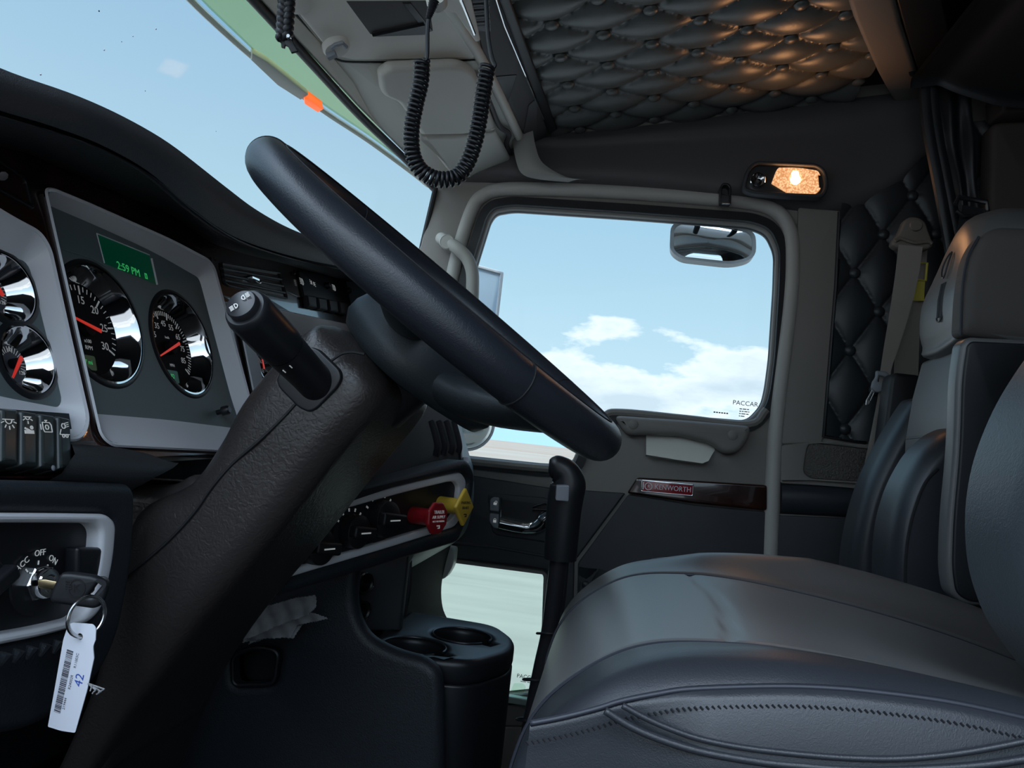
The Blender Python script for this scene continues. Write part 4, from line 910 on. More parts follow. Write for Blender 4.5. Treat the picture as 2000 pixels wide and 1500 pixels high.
# right end of the dash, vents and end cap
FE = Fr((0, 1.88, 0), (1, 0, 0), (0, 0, 1))
ec = [(800, 640), (872, 700), (890, 800), (905, 830), (920, 900), (925, 935), (905, 945), (850, 960), (760, 940)]
ap(plate(FE, [FE.pl([(700, 600), (862, 640), (893, 804), (915, 880), (925, 912), (925, 942), (880, 960), (700, 960)])], .0, .50, .006), 'end_cap', mat('end_cap_grey', (.09, .11, .125), .5))
FE2 = Fr((0, 1.26, 0), (1, 0, 0), (0, 0, 1))
ap(plate(FE2, [FE2.pl([(700, 640), (872, 720), (884, 802), (898, 868), (900, 900), (840, 925), (700, 950)])], -.03, .0, .006), 'vent_housing', M['black'])
for k in range(4):
    x = 845+k*15; ap(tube(cat([FE2.wp(x-4, 822+k*0, .006), FE2.wp(x+4, 850, .010), FE2.wp(x+8, 872, .010), FE2.wp(x+5, 890-k*2, .006)], 4), .005, 8, flat=.5), 'vent_blade', M['pole'])
FSt = Fr(D(909, 902, 1.30), (CR*.9-cf*.2), CU)
ap(plate(FSt, [FSt.pl([(904, 893), (914, 893), (917, 912), (907, 914)])], 0, .001), 'sticker', M['paper'])
ap(plate(FSt, [FSt.pl([(906, 904), (916, 904), (917, 911), (907, 913)])], .0005, .0016), 'sticker_band', M['red'])
FE3 = Fr((0, 1.86, 0), (1, 0, 0), (0, 0, 1))
kc = [(850, 960, .02), (905, 938, .008), (927, 936, .008), (927, 980, .03), (912, 1040, .03), (880, 1066, .01), (820, 1075, .01)]
ap(plate(FE3, [R3(kc, FE3)], .0, .52, .008), 'lower_end_cap', mat('end_cap_green', (.16, .19, .18), .45, bump=('noise', 400, .2)))
kc2 = [(850, 1060, .02), (896, 1066, .008), (893, 1100, .03), (878, 1124, .02), (862, 1128, .01), (850, 1080, .01)]
FV = Fr((0, 1.90, 0), (1, 0, 0), (0, 0, 1))
ap(plate(FV, [R3(kc2, FV)], .0, .05, .008), 'vent_nozzle', M['mback'])

# ---- knee wall, back wall with power outlets, compartments
FK1 = Fr((0, 1.0, 0), (1, 0, 0), (0, 0, 1))
k1 = [(300, 1130, .0), (560, 1120, .03), (702, 1090, .0), (692, 1150, .05), (694, 1196, .05), (716, 1244, .05), (768, 1272, .05), (830, 1288, .03), (858, 1312, .035), (864, 1360, .03), (862, 1700, .0), (100, 1700, .0)]
pocket = R3([(455, 1280, .01), (500, 1262, .02), (545, 1272, .01), (536, 1336, .012), (456, 1338, .01)], FK1)
kw = ap(plate(FK1, [R3(k1, FK1), pocket], -.030, .0, .0145, 4), 'knee_wall', M['padblack'])
ob('pocket_back', plate(FK1, [grow(pocket, .01)], -.06, -.05), M['rubber'], parent=kw)
ap(tube([FK1.w(p[0], p[1], .001) for p in pocket], .003, 8, closed=True), 'pocket_rim', M['black'])
FK2 = Fr((0, 1.14, 0), (1, 0, 0), (0, 0, 1))
ap(plate(FK2, [FK2.pl([(640, 1090), (800, 1060), (795, 1100), (780, 1232), (640, 1232)])], -.02, 0, .004), 'outlet_panel', M['slate'])
for q in ((713, 1140), (707, 1194)):
    c = atY(q[0], q[1], 1.10); f = Fr(c, (.45, .85, 0), (0, 0, 1))
    if f.n.y > 0: f = Fr(c, (-.45, -.85, 0), (0, 0, 1))
    ol = ap([lathe(f, [(.0155, -.02), (.0155, .0), (.014, .002), (.012, 0), (.012, -.015), (.0001, -.015)], 32)], 'power_outlet', M['black'])
    ob('rim', lathe(f, [(.0165, .0), (.0155, .0028), (.0145, .0005)], 32, caps=False), M['steel'], parent=ol)
FK3 = Fr((0, 1.86, 0), (1, 0, 0), (0, 0, 1))
k3 = [(640, 1050, .0), (886, 1052, .0), (872, 1098, .04), (862, 1150, .05), (868, 1200, .05), (905, 1240, .04), (960, 1256, .0), (960, 1300, .0), (640, 1320, .0)]
ap(plate(FK3, [R3(k3, FK3)], .0, .50, .012, 3), 'footwell_wall', M['foot'])
ap(tube(cat([FK3.wp(x, y, .504) for x, y in [(800, 1070), (797, 1150), (785, 1218)]], 5), .005, 8), 'moulded_rib', M['slate'])
struct('trim_13', box(Fr((0, 0, 0), (1, 0, 0), (0, 1, 0)), -1.05, -.50, -.1, 1.9, .55, .80), M['black'])
# ================================================================ steering column and wheel
col = thing('steering_column', 'black textured steering column shroud rising from the dashboard to the wheel', 'steering column', (-.45, .71, 0))
ST = [((-.262, .985), (-.210, .955), .64, .78), ((-.272, .978), (-.196, .930), .618, .802), ((-.300, .940), (-.206, .905), .612, .806), ((-.322, .905), (-.228, .872), .612, .806), ((-.337, .870), (-.250, .838), .614, .804),
      ((-.360, .832), (-.290, .775), .615, .805), ((-.405, .800), (-.330, .716), .615, .805), ((-.412, .735), (-.362, .665), .618, .81), ((-.425, .640), (-.396, .610), .622, .83), ((-.47, .50), (-.445, .50), .63, .86), ((-.53, .30), (-.50, .30), .64, .88)]
def rrect(L, R, ya, yb, r=.026, seg=7):
    A = V((L[0], 0, L[1])); B = V((R[0], 0, R[1])); ln = (B-A).length; d = (B-A)/ln; w = yb-ya; r = min(r, ln*.45, w*.45); out = []
    for (cx, cy, a0) in ((ln-r, r, -90), (ln-r, w-r, 0), (r, w-r, 90), (r, r, 180)):
        for k in range(seg+1):
            a = radians(a0+90*k/seg); s_ = cx+r*cos(a); t_ = cy+r*sin(a); out.append(A+d*s_+V((0, ya+t_, 0)))
    return out
rows = [rrect(*s_) for s_ in ST]
# smooth between the stations
cols = list(zip(*rows)); fine = [cat(list(c), 5) for c in cols]; rows = [list(r) for r in zip(*fine)]
ctr = sum(rows[0], V())/len(rows[0]); capr = [[ctr.lerp(p, k)+V((.57, 0, .82))*(.006*(1-k*k)) for p in rows[0]] for k in (.02, .4, .75, .93)]
ob('shroud', loft(capr+rows, closed=True, caps=True), M['shroud'], parent=col, sharp=60)
def nearY(x, y, Y=.616): return atY(x, y, Y)
ob('shroud_seam', tube(cat([nearY(x, y, .6112) for x, y in [(585, 780), (560, 808), (530, 838), (500, 866)]]+[nearY(x, y, .6138) for x, y in [(455, 905), (415, 950), (380, 1000), (335, 1050), (288, 1092), (242, 1128)]], 5), .0013, 6), M['thread'], parent=col)
ob('shroud_seam', tube(cat([nearY(x, y, .611) for x, y in [(648, 704), (668, 691), (690, 688), (712, 692)]], 5), .0012, 6), M['thread'], parent=col)
# dash shoulder of the shroud
shp = [(388, 920, .03), (345, 948, .04), (256, 950, .02), (246, 975, .01), (246, 1110, .01), (225, 1200, .03), (150, 1520, .02), (200, 1520, .02), (300, 1330, .1), (420, 1150, .05), (500, 1000, .05)]
FSH = Fr((0, .655, 0), (1, 0, 0), (0, 0, 1))
ob('lower_shroud', plate(FSH, [R3(shp, FSH)], -.16, .012, .012, 3), M['shroud'], parent=col)
# stalk
bs = [(608, 678, .006), (624, 682, .006), (649, 706, .01), (667, 724, .008), (670, 740, .008), (661, 758, .01), (622, 799, .012), (607, 806, .008), (586, 797, .008), (548, 758, .01), (543, 742, .008), (549, 730, .01)]
FB_ = Fr((0, .613, 0), (1, 0, 0), (0, 0, 1))
ob('stalk_gasket', plate(FB_, [R3(bs, FB_)], -.01, .004, .0018), M['black'], parent=col)
P0 = FB_.wp(622, 752, -.004); P1_ = D(478, 601, .545)
ax = (P1_-P0); Ls = ax.length; ax.normalize(); r1 = .0162
FSk = Fr(P0, ax.cross(V((0, 0, 1))), ax.cross(ax.cross(V((0, 0, 1)))).normalized()*-1)
if FSk.n.dot(ax) < 0: FSk = Fr(P0, -FSk.u, FSk.v)
sk = ob('stalk', lathe(FSk, [(.016, -.01), (.0155, .0), (.0152, .02), (.0158, .045), (.0163, Ls*.52)], 40), M['black'], parent=col, label='multifunction stalk')
ob('stalk_collar', lathe(FSk, [(.0150, Ls*.52), (.0150, Ls*.54), (.0168, Ls*.545), (.0172, Ls*.6), (.0172, Ls-.006), (.0160, Ls-.0015), (.0145, Ls), (.012, Ls), (.0001, Ls)], 48), M['black'], parent=sk)
ob('end_button', lathe(FSk, [(.0118, Ls-.004), (.0118, Ls+.004), (.0108, Ls+.0055), (.006, Ls+.0064), (.0001, Ls+.0066)], 40), M['pole'], parent=sk)
fq = Fr(FSk.w(0, 0, Ls+.0072), FSk.u, FSk.v)
fu = (CR - CR.dot(fq.n)*fq.n).normalized(); fq = Fr(fq.o, fu, fq.n.cross(fu))
f1 = fq.at(-.0031, -.0036, 0, radians(32)); f2 = fq.at(.0036, .0040, 0, radians(32))
ob('lamp_symbols', icon(f1, 'head', .0036)+icon(f2.at(0, 0, 0, pi), 'head', .0036), M['white'], parent=sk)
a_ = [FSk.w(.0158*cos(t), .0158*sin(t), h) for t, h in ((0, 0),)]
cv_ = (CAM-FSk.o); tn = atan2(cv_.dot(FSk.v), cv_.dot(FSk.u))
for dt_, hh in ((-.35, Ls*.50), (-.8, Ls*.47)):
    aa = tn+dt_; u_ = cos(aa)*FSk.u+sin(aa)*FSk.v
    ob('index_mark', tube([FSk.o+u_*.0161+FSk.n*(hh-.004), FSk.o+u_*.0164+FSk.n*hh], .0005, 6), M['white'], parent=sk)

WC = D(866, 591, .735)
th = radians(35); e2 = V((cos(th), 0, -sin(th))); e1 = (V((0, 1, 0)) + .060*V((sin(th), 0, cos(th)))); e1.normalize()
FWh = Fr(WC, e2, e1); 
if FWh.n.z < 0: FWh = Fr(WC, e2, -e1)
sw_ = thing('steering_wheel', 'large black leather steering wheel seen edge-on across the middle', 'steering wheel', WC)
RW, rw = .1985, .0188
rim = ob('rim', tube([FWh.w(RW*cos(2*pi*k/120), RW*sin(2*pi*k/120)) for k in range(120)], rw, 26, closed=True, flat=1), M['wheel'], parent=sw_, sharp=180)
ob('stitching', tube([FWh.w((RW-.004)*cos(2*pi*k/120), (RW-.004)*sin(2*pi*k/120), rw+.0001) for k in range(120)], .0009, 6, closed=True), M['thread'], parent=rim)
for aa in (-50, 50, 150, -150):
    a = radians(aa); c = FWh.w(RW*cos(a), RW*sin(a)); t = -sin(a)*FWh.u+cos(a)*FWh.v; rr = cos(a)*FWh.u+sin(a)*FWh.v
    ob('leather_joint', tube([c+(rw+.0002)*(cos(q)*rr+sin(q)*FWh.n) for q in [2*pi*k/40 for k in range(40)]], .0007, 6, closed=True), M['thread'], parent=rim)
# deep hub pad and four spokes, sunk below the rim plane
def hubrow(s_, h, nn=64):
    out = []
    for k in range(nn):
        a = 2*pi*k/nn; r = s_*(1+.06*cos(4*a)); out.append(FWh.w(r*cos(a)*1.0+.022, r*sin(a)*1.0, h))
    return out
hub = ob('hub_pad', loft([hubrow(*q) for q in [(.02, -.008), (.045, -.009), (.062, -.015), (.076, -.034), (.083, -.050), (.084, -.062), (.078, -.073), (.05, -.079), (.02, -.080)]], closed=True, caps=True), M['hub'], parent=sw_, sharp=180)
for aa, wd_ in ((32, .042), (-32, .042), (84, .030), (-84, .030)):
    a = radians(aa); d = cos(a)*FWh.u+sin(a)*FWh.v; t = -sin(a)*FWh.u+cos(a)*FWh.v; rows = []
    for k in range(13):
        q = k/12; r = .02+(RW-.006-.02)*q; h = (-.057*(1-q**2.2) if abs(aa) < 60 else -.034*(1-q**1.6))-.002; w_ = wd_*(1-.62*q**.8)+.012*q**6; tk = (.020 if abs(aa) < 60 else .013)*(1-.3*q)
        rows.append([WC+d*r+t*(w_*cos(2*pi*j/20))+FWh.n*(h+tk*sin(2*pi*j/20)) for j in range(20)])
    ob('spoke', loft(rows, closed=True, caps=True), M['hub'], parent=sw_, sharp=180)
ob('hub_neck', lathe(FWh.at(0, 0, 0), [(.045, -.12), (.05, -.08), (.05, -.07)], 32), M['black'], parent=sw_)

# ================================================================ key, ring, tag
kb = thing('ignition_key', 'black plastic headed key standing in the ignition switch', 'key', D(80, 1140, .52))
FKy = Fr(D(150, 1150, .50), CR*.93+cf*.25, CU)
ob('blade', plate(FKy, [FKy.pl([(74, 1132), (90, 1131), (116, 1136), (122, 1138), (121, 1152), (100, 1150), (76, 1147)])], -.0012, .0012, .0004), M['gold'], parent=kb)
hd = [(104, 1150, .003), (120, 1118, .005), (140, 1117, .004), (192, 1124, .006), (214, 1140, .008), (210, 1160, .006), (201, 1180, .006), (186, 1187, .006), (104, 1175, .006), (99, 1166, .004)]
sl_ = [(196, 1134, .003), (204, 1138, .002), (182, 1164, .003), (174, 1162, .002)]
kh = ob('head', plate(FKy, [R3(hd, FKy), R3(sl_, FKy)], -.004, .004, .0025, 3), M['rubber'], parent=kb)
ob('embossed_emblem', [plate(FKy, [circ(*FKy.px(153, 1146), .0052, 30, ry=.0062), circ(*FKy.px(153, 1146), .0043, 30, ry=.0052)], .0035, .0045), text(FKy.at(*FKy.px(153, 1146), .0036), 'K', .007, t=.0008)]+[tube([FKy.wp(128, 1134+k*5, .004), FKy.wp(140, 1135+k*5, .004)], .0006, 6) for k in range(4)], M['black'], parent=kh)
rc_ = D(168, 1205, .487); d1 = (CR*.45+cf*.9).normalized(); d2 = CU
ring_ = tag(ob('key_ring', [tube([rc_+.0125*cos(2*pi*k/60)*d1*1.0+.0125*sin(2*pi*k/60)*d2 + cf*o_ for k in range(60)], .0009, 8, closed=True) for o_ in (0, .0016)], M['steel']), 'steel split ring hanging from the ignition key', 'key ring')
FT = Fr(D(150, 1320, .485), (CR*.97-cf*.2).normalized(), CU)
tg = thing('paper_key_tag', 'white paper tag with a barcode and handwritten number hanging on the key ring', 'tag', FT.wp(150, 1218))
tp = [(133, 1222, .002), (140, 1216, .002), (182, 1219, .002), (188, 1227, .002), (187, 1250, .0), (182, 1262, .002), (184, 1285, .0), (170, 1350, .0), (147, 1431, .001), (120, 1427, .002), (94, 1419, .001), (110, 1330, .0), (124, 1250, .0)]
hc = FT.px(157, 1243)
tpl = ob('label', plate(FT, [R3(tp, FT), circ(*hc, .0021, 20)], -.0003, .0003), M['paper'], parent=tg)
bx0 = V(FT.px(138, 1270)); bx1 = V(FT.px(112, 1392)); dn_ = (bx1-bx0); Lb = dn_.length; rot = atan2(dn_.y, dn_.x); fb = FT.at(bx0.x, bx0.y, .0003, rot)
gs = []; x = 0
while x < Lb:
    w_ = random.choice((.0002, .0002, .0004, .0006)); gs.append(box(fb, x, min(Lb, x+w_), -.0024, .0024, 0, .0001)); x += w_+random.choice((.0002, .0003, .0005))
def tl(x, y, s_, size, m_, dr=0, nm='lettering'):
    a, b = FT.px(x, y); f = FT.at(a, b, .0003, rot+pi+dr); return text(f, s_, size, t=.0001)
ob('barcode', gs, M['ink'], parent=tpl)
ob('lettering', [tl(150, 1290, 'R11003C', .0026, 0), tl(139, 1332, 'R24002R', .0026, 0), tl(127, 1374, '219444', .0026, 0)], M['ink'], parent=tpl)
ob('handwritten_number', tl(156, 1328, '42', .0085, 0), M['blue'], parent=tpl)
ob('frayed_thread', [tube([FT.wp(172, 1335, 0), FT.wp(180+6*k, 1338+(k*9) % 14, .001), FT.wp(176+4*k, 1350+(k*5) % 9, .002)], .0005, 5) for k in range(5)], M['tissue'], parent=tg)

# papers stuffed above the pocket
FP = Fr((0, .965, 0), (1, 0, 0), (0, 0, 1))
def crump(pts, h, lab, amp=.003, grp=None):
    P = FP.pl(pts); 
    g = plate(FP, [P], h, h+.0006); 
    # ruffled solid sheet as a fine grid
    xs = [p[0] for p in P]; ys = [p[1] for p in P]; st = .0011
    def inside(x, y):
        c = False
        for i in range(len(P)):
            (x1, y1), (x2, y2) = P[i-1], P[i]
            if (y1 > y) != (y2 > y) and x < (x2-x1)*(y-y1)/(y2-y1)+x1: c = not c
        return c
    nx = int((max(xs)-min(xs))/st)+1; ny = int((max(ys)-min(ys))/st)+1; vs = []; fs = []
    for j in range(ny+1):
        for i in range(nx+1):
            x = min(xs)+i*st; y = min(ys)+j*st; vs.append(FP.w(x, y, h+amp*sin(90*x-160*y+h*400)+amp*.5*sin(260*x+140*y)))
    for j in range(ny):
        for i in range(nx):
            if inside(min(xs)+(i+.5)*st, min(ys)+(j+.5)*st): fs.append((j*(nx+1)+i, j*(nx+1)+i+1, (j+1)*(nx+1)+i+1, (j+1)*(nx+1)+i))
    us = sorted({k for f in fs for k in f}); mm = {k: n for n, k in enumerate(us)}
    return tag(ob('paper_towel', ([vs[k] for k in us], [tuple(mm[k] for k in f) for f in fs]), M['tissue'], solid=.0008, sharp=180), lab, 'paper', grp)
crump([(500, 1218), (540, 1175), (598, 1158), (632, 1154), (634, 1178), (620, 1192), (590, 1202), (560, 1214), (520, 1232), (492, 1240)], .030, 'crumpled grey paper towel on top of the stack above the knee pocket')
crump([(500, 1226), (560, 1208), (612, 1188), (628, 1192), (648, 1204), (610, 1212), (590, 1216), (578, 1240), (520, 1242), (488, 1248)], .018, 'torn grey paper towel in the middle of the stack, corner sticking out right')
crump([(500, 1234), (560, 1222), (592, 1220), (580, 1243), (530, 1240), (510, 1250), (488, 1257)], .006, 'folded grey paper towel at the bottom of the stack above the knee pocket')

# ================================================================ cup holder
ch = thing('cup_holder', 'black two-cup holder console with front slots beside the kick window', 'cup holder', (-.2, 1.1, .3))
FZ = Fr((0, 0, .600), (1, 0, 0), (0, 1, 0))
co_ = [(-.31, 1.034, .01), (-.205, 1.034, .03), (-.155, 1.045, .03), (-.113, 1.13, .035), (-.118, 1.20, .03), (-.16, 1.27, .03), (-.31, 1.28, .01)]
h1, h2 = (-.247, 1.078), (-.197, 1.172)
def slot(c, ang, r, L, w=.012):
    pts = []
    for k in range(41):
        a = ang+.22+(2*pi-.44)*k/40; pts.append((c[0]+r*cos(a), c[1]+r*sin(a)))
    d = V((cos(ang), sin(ang))); t = V((-d.y, d.x)); C_ = V(c)
    pts += [tuple(C_+d*L-t*w), tuple(C_+d*L+t*w)][::1]
    return pts
ang = -.45
ob('body', plate(FZ, [rnd(co_, .02), slot(h1, ang, .044, .056, .008), slot(h2, ang, .044, .056, .008)], -.035, .0, .010, 3), M['black'], parent=ch)
ob('body_front', plate(FZ, [rnd(grow([(p[0], p[1]) for p in co_], .0), .03)], -.30, -.033, .004), M['black'], parent=ch)
for c in (h1, h2):
    ob('cup_well', [lathe(FZ, [(.0455, -.03), (.0445, -.033), (.038, -.034), (.0001, -.034)], 40, caps=False, cx=c[0], cy=c[1])], M['rubber'], parent=ch)
    ob('rim', tube([FZ.w(p[0], p[1], -.0005) for p in slot(c, ang, .0445, .0662)][:41], .0016, 8), M['pole'], parent=ch)

# ================================================================ gear lever
gl_ = thing('gear_lever', 'tall black gear lever with a hooked knob and grey splitter switch', 'gear lever', atY(1040, 1420, 1.1))
kp = [(1094, 1092, 32), (1097, 1050, 33), (1101, 1000, 34), (1106, 965, 35), (1110, 945, 34), (1104, 926, 30), (1090, 915, 26), (1080, 912, 22), (1072, 911, 14)]
P = cat([D(x, y, 1.10) for x, y, r in kp], 5); Rr = [v.x for v in cat([V((r*1.10/FPX, 0, 0)) for x, y, r in kp], 5)]
ob('knob', tube(P, Rr, 24, flat=.85), M['black'], parent=gl_, sharp=70, bevel=0)
fsp = Fr(D(1098, 963, 1.072), CR, CU)
ob('splitter_switch', plate(fsp, [rnd(fsp.pl([(1087, 948), (1112, 948), (1110, 979), (1085, 977)]), .002)], -.01, .003, .001), M['knobgrey'], parent=gl_, label='grey splitter switch')
P = cat([D(x, y, 1.10) for x, y in [(1093, 1080), (1085, 1150), (1074, 1235), (1060, 1300), (1046, 1370), (1030, 1460), (1010, 1600)]], 5)
ob('shaft', tube(P, .0128, 18), M['pole'], parent=gl_)
P = cat([D(x, y, 1.105) for x, y in [(1107, 1085), (1102, 1150), (1092, 1230), (1078, 1290), (1060, 1360), (1040, 1460)]], 5)
ob('air_line', tube(P, .0035, 8), M['rubber'], parent=gl_)
for (x, y) in ((1074, 1237), (1047, 1327), (1034, 1405)):
    c = D(x, y, 1.10); ob('cable_tie', tube([c+.0185*cos(2*pi*k/30)*CR+.006*sin(2*pi*k/30)*CU-.0185*sin(2*pi*k/30)*cf for k in range(30)], .0018, 6, closed=True), M['black'], parent=gl_)

# ================================================================ driver's seat
ds_ = thing('driver_seat', "driver's leather seat with grey insert and black stitched bolsters, nearest the camera", 'seat', (.2, .70, 0))
prof = [(-.030, .52), (-.040, .60), (-.047, .66), (-.043, .692), (-.034, .716), (-.018, .737), (.008, .7585), (.035, .772), (.07, .779), (.13, .783), (.20, .780), (.30, .770), (.40, .752), (.50, .722), (.60, .70)]
PP = resample(cat([V((x, 0, z)) for x, z in prof], 8), 150)
def crown(x, y):
    """height added across the cushion"""
    q = max(0., min(1., (x+.03)/.14)); k = max(0., min(1., (x-.10)/.3))
    s1 = exp(-((y-.505)/.030)**2); s2 = exp(-((y-.915)/.040)**2)
    c = -.022*k*exp(-((y-.72)/.13)**2)
    return q*(.008*s1+(.006+.024*min(1, max(0, (x-.05)/.18)))*s2+c)
def cush(ys, extra=None):
    rows = []
    for y in ys:
        row = []
        for p in PP:
            z = p.z+crown(p.x, y); x = p.x
            for ys_, dep in ((.548, .004), (.848, .004)):
                d = abs(y-ys_); g = exp(-(d/.0032)**2)*dep; z -= g*(1 if p.z > .74 else .3); x += g*(0 if p.z > .74 else .8)
            if .55 < y < .848:
                d = abs(x-(.093+.010*sin((y-.55)/.3*pi))); z -= .0028*exp(-(d/.003)**2) if p.z > .75 else 0
            row.append(V((x, y, z)))
        rows.append(row)
    return rows
def fr_(a, b, n_): return [a+(b-a)*i/n_ for i in range(n_+1)]
ctr_r = cush(fr_(.5465, .8495, 80))
ob('cushion_insert', loft(ctr_r), M['insert'], parent=ds_, sharp=180)
# near bolster: rounds over into the side
def side_rows(y0, sgn):
    rows = []
    for k in range(1, 11):
        a = k/10*pi/2; row = []
        for p in PP:
            z = p.z+crown(p.x, y0); drop = .034*(1-cos(a)); row.append(V((p.x+.004*(1-cos(a)), y0-sgn*.030*sin(a), z-drop*(1 if p.z > .70 else .2))))
        rows.append(row)
    return rows
nb = cush(fr_(.495, .5495, 26)); sr = side_rows(.495, 1)[::-1]
ob('near_bolster', loft(sr+nb), M['bolster'], parent=ds_, sharp=180, label='charcoal near bolster')
fb2 = cush(fr_(.8465, .925, 26)); sr2 = side_rows(.925, -1)
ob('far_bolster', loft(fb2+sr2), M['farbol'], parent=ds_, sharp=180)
for ys_ in (.548, .848):
    q_ = [V((p.x-.0015, ys_, p.z+crown(p.x, ys_)-.0016)) for p in PP]
    ob('seam', tube(q_[8:], .0012, 6), M['piping'], parent=ds_)
# side skirt below the seam, with two welted curves and stitches
FSd = Fr((0, .465, 0), (1, 0, 0), (0, 0, 1))
top_ = [(p.x+.004, p.z+crown(p.x, .495)-.034*(1 if p.z > .70 else .2)) for p in PP]
seamline = cat([FSd.wp(x, y) for x, y in [(1036, 1412), (1080, 1404), (1120, 1395), (1170, 1382), (1215, 1368), (1280, 1355), (1350, 1345), (1500, 1340), (1600, 1342), (1700, 1350), (1850, 1370), (2000, 1402), (2200, 1450)]], 8)
SLn = resample(seamline, 140)
def lowcurve(t, x): pass
rows = []
for k in range(26):
    q = k/25; row = []
    for p in SLn:
        zz = p.z+(0.002)-(p.z-.50)*q**1.1; b = .012*sin(pi*min(1, q*2.6)) if q < .385 else .012*0
        row.append(V((p.x-.0*q, p.y-.001-b*min(1, max(0, (p.x-.02)/.05))-.010*q, zz)))
    rows.append(row)
topfill = []
for p in SLn:
    # join the seam to the rolled bolster edge
    j = min(range(len(top_)), key=lambda i: abs(top_[i][0]-p.x)); topfill.append(V((p.x, .4655, max(p.z, top_[j][1]))))
ob('side_skirt', loft([topfill]+rows), M['bolster'], parent=ds_, sharp=180)
ob('top_welt', tube([p+V((0, -.001, .0)) for p in SLn], .0016, 10), M['piping'], parent=ds_, sharp=180)
sts = resample(SLn, 100)
ob('side_stitching', [tube([p+V((-.0008, -.0062, -.0085)), p+V((.0010, -.0066, -.0100))], .0007, 5) for p in sts], M['thread'], parent=ds_)
for pts_, r_ in (([(1216, 1378), (1260, 1402), (1310, 1424), (1370, 1444), (1450, 1460), (1550, 1472), (1650, 1480), (1750, 1482), (1850, 1474), (1950, 1458), (2080, 1430)], .0024), ([(1182, 1388), (1230, 1418), (1290, 1444), (1370, 1468), (1470, 1486), (1560, 1496), (1700, 1504), (1900, 1496), (2080, 1470)], .0030)):
    ob('side_welt', tube(cat([FSd.wp(x, y, .0135) for x, y in pts_], 8), r_*.75, 10), M['bolster'], parent=ds_, sharp=180)
# front skirt
ob('front_skirt', loft([[V((-.030, y, .53)) for y in fr_(.468, .95, 10)], [V((-.02, y, .35)) for y in fr_(.468, .95, 10)]]), M['bolster'], parent=ds_)
ob('seat_base', box(Fr((0, 0, 0), (1, 0, 0), (0, 1, 0)), .02, .52, .50, .92, .0, .52), M['rubber'], parent=ds_, bevel=.02)
# backrest: near bolster and shell
FBk = Fr((0, .60, 0), (1, 0, 0), (0, 0, 1))
bk = [(2600, 420, .05), (2250, 520, .1), (2040, 640, .15), (1985, 706, .1), (1928, 795, .1), (1886, 900, .1), (1870, 1000, .1), (1877, 1110, .1), (1912, 1205, .05), (1960, 1270, .05), (1992, 1312, .05), (2200, 1400, .05), (2600, 1400, .05)]
def puff(fr, loop, h0, h1, rad, n_=8):
    rows = []
    for k in range(n_+1):
        a = pi/2*k/n_; rows.append([fr.w(x, y, h1-rad*(1-sin(a))) for x, y in grow(loop, -rad*(1-cos(a)))])
    back_ = [fr.w(x, y, h0) for x, y in loop]
    return rows, back_
bl = [tuple(v[:2]) for v in resample([V((*q, 0)) for q in R3(bk, FBk)]+[V((*R3(bk, FBk)[0], 0))], 161)[:-1]]
def inflate(fr, loop, h_out, depth, rad, rings=10):
    cx = sum(p[0] for p in loop)/len(loop); cy = sum(p[1] for p in loop)/len(loop); rows = []
    for k in range(rings+1):
        a = pi/2*k/rings
        sft = 1-sin(a); rows.append([fr.w(x+(cx-x)*sft*.35, y+(cy-y)*sft*.35, h_out-rad*(1-cos(a))) for x, y in loop])
    rows.append([fr.w(x, y, h_out-rad-depth) for x, y in loop])
    return loft(rows, closed=True, caps=True)
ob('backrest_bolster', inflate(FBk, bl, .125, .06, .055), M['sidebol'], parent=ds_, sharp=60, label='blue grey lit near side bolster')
ob('backrest_centre', box(Fr((0, 0, 0), (1, 0, 0), (0, 1, 0)), .43, .60, .54, .92, .74, 1.16), M['insert'], parent=ds_, bevel=.05)
ob('buckle', box(FBk, *[FBk.px(1972, 1272)[0], FBk.px(1990, 1272)[0]], FBk.px(1980, 1292)[1], FBk.px(1980, 1268)[1], .11, .12), M['chrome'], parent=ds_, bevel=.002)

# ================================================================ passenger seat
ps = thing('passenger_seat', 'passenger seat behind, grey and black leather with a tall headrest and raised armrest', 'seat', (.6, 1.4, 0))
def block(Yn, Yf, prof_fn, ny=14):
    rows = []
    for k in range(ny+1):
        y = Yn+(Yf-Yn)*k/ny; rows.append(prof_fn(k/ny, y))
    return loft(rows, closed=True, caps=True)
# headrest
def hp(t, y):
    e = 1-abs(2*t-1)**5; e = max(.02, e)**.25
    top = 1.292+.085*sin(pi*min(1, t*.9+.08))-.012; bot = 1.128-.01*sin(pi*t)
    pts = [(.512, bot), (.492, bot+.022), (.484, 1.185), (.488, 1.235), (.510, top-.035), (.545, top-.008), (.59, top), (.68, top-.004), (.70, top-.05), (.70, bot)]
    cx, cz = .60, (top+bot)/2
    sm_ = cat([V((x, 0, z)) for x, z in pts], 4, closed=True)
    return [V((cx+(p.x-cx)*(.80+.20*e)+.035*t, y, cz+(p.z-cz)*(.85+.15*e))) for p in sm_]
ob('headrest', block(1.20, 1.47, hp, 20), M['insert'], parent=ps, sharp=180)
FHn = Fr((0, 1.205, 0), (1, 0, 0), (0, 0, 1))
hs = [(1876, 655, .01), (1880, 570, .03), (1892, 500, .03), (1915, 460, .02), (1945, 444, .02), (2060, 448, .03), (2080, 680, .01), (2000, 668, .0)]
ob('headrest_side', inflate(FHn, [tuple(v[:2]) for v in R3(hs, FHn)], .010, .03, .012, 5), M['seatgrey'], parent=ps, sharp=70, label='brown grey fabric side of the headrest')
ob('headrest_seam', tube(cat([FHn.wp(x, y, .002) for x, y in [(1876, 655), (1879, 570), (1890, 505), (1912, 462)]], 5), .002, 6), M['piping'], parent=ps)
emb = cat([V((.4855, 1.33, z)) for z in (1.16, 1.27)], 4)
def facex(y, px_y, px_x): return None
em = []
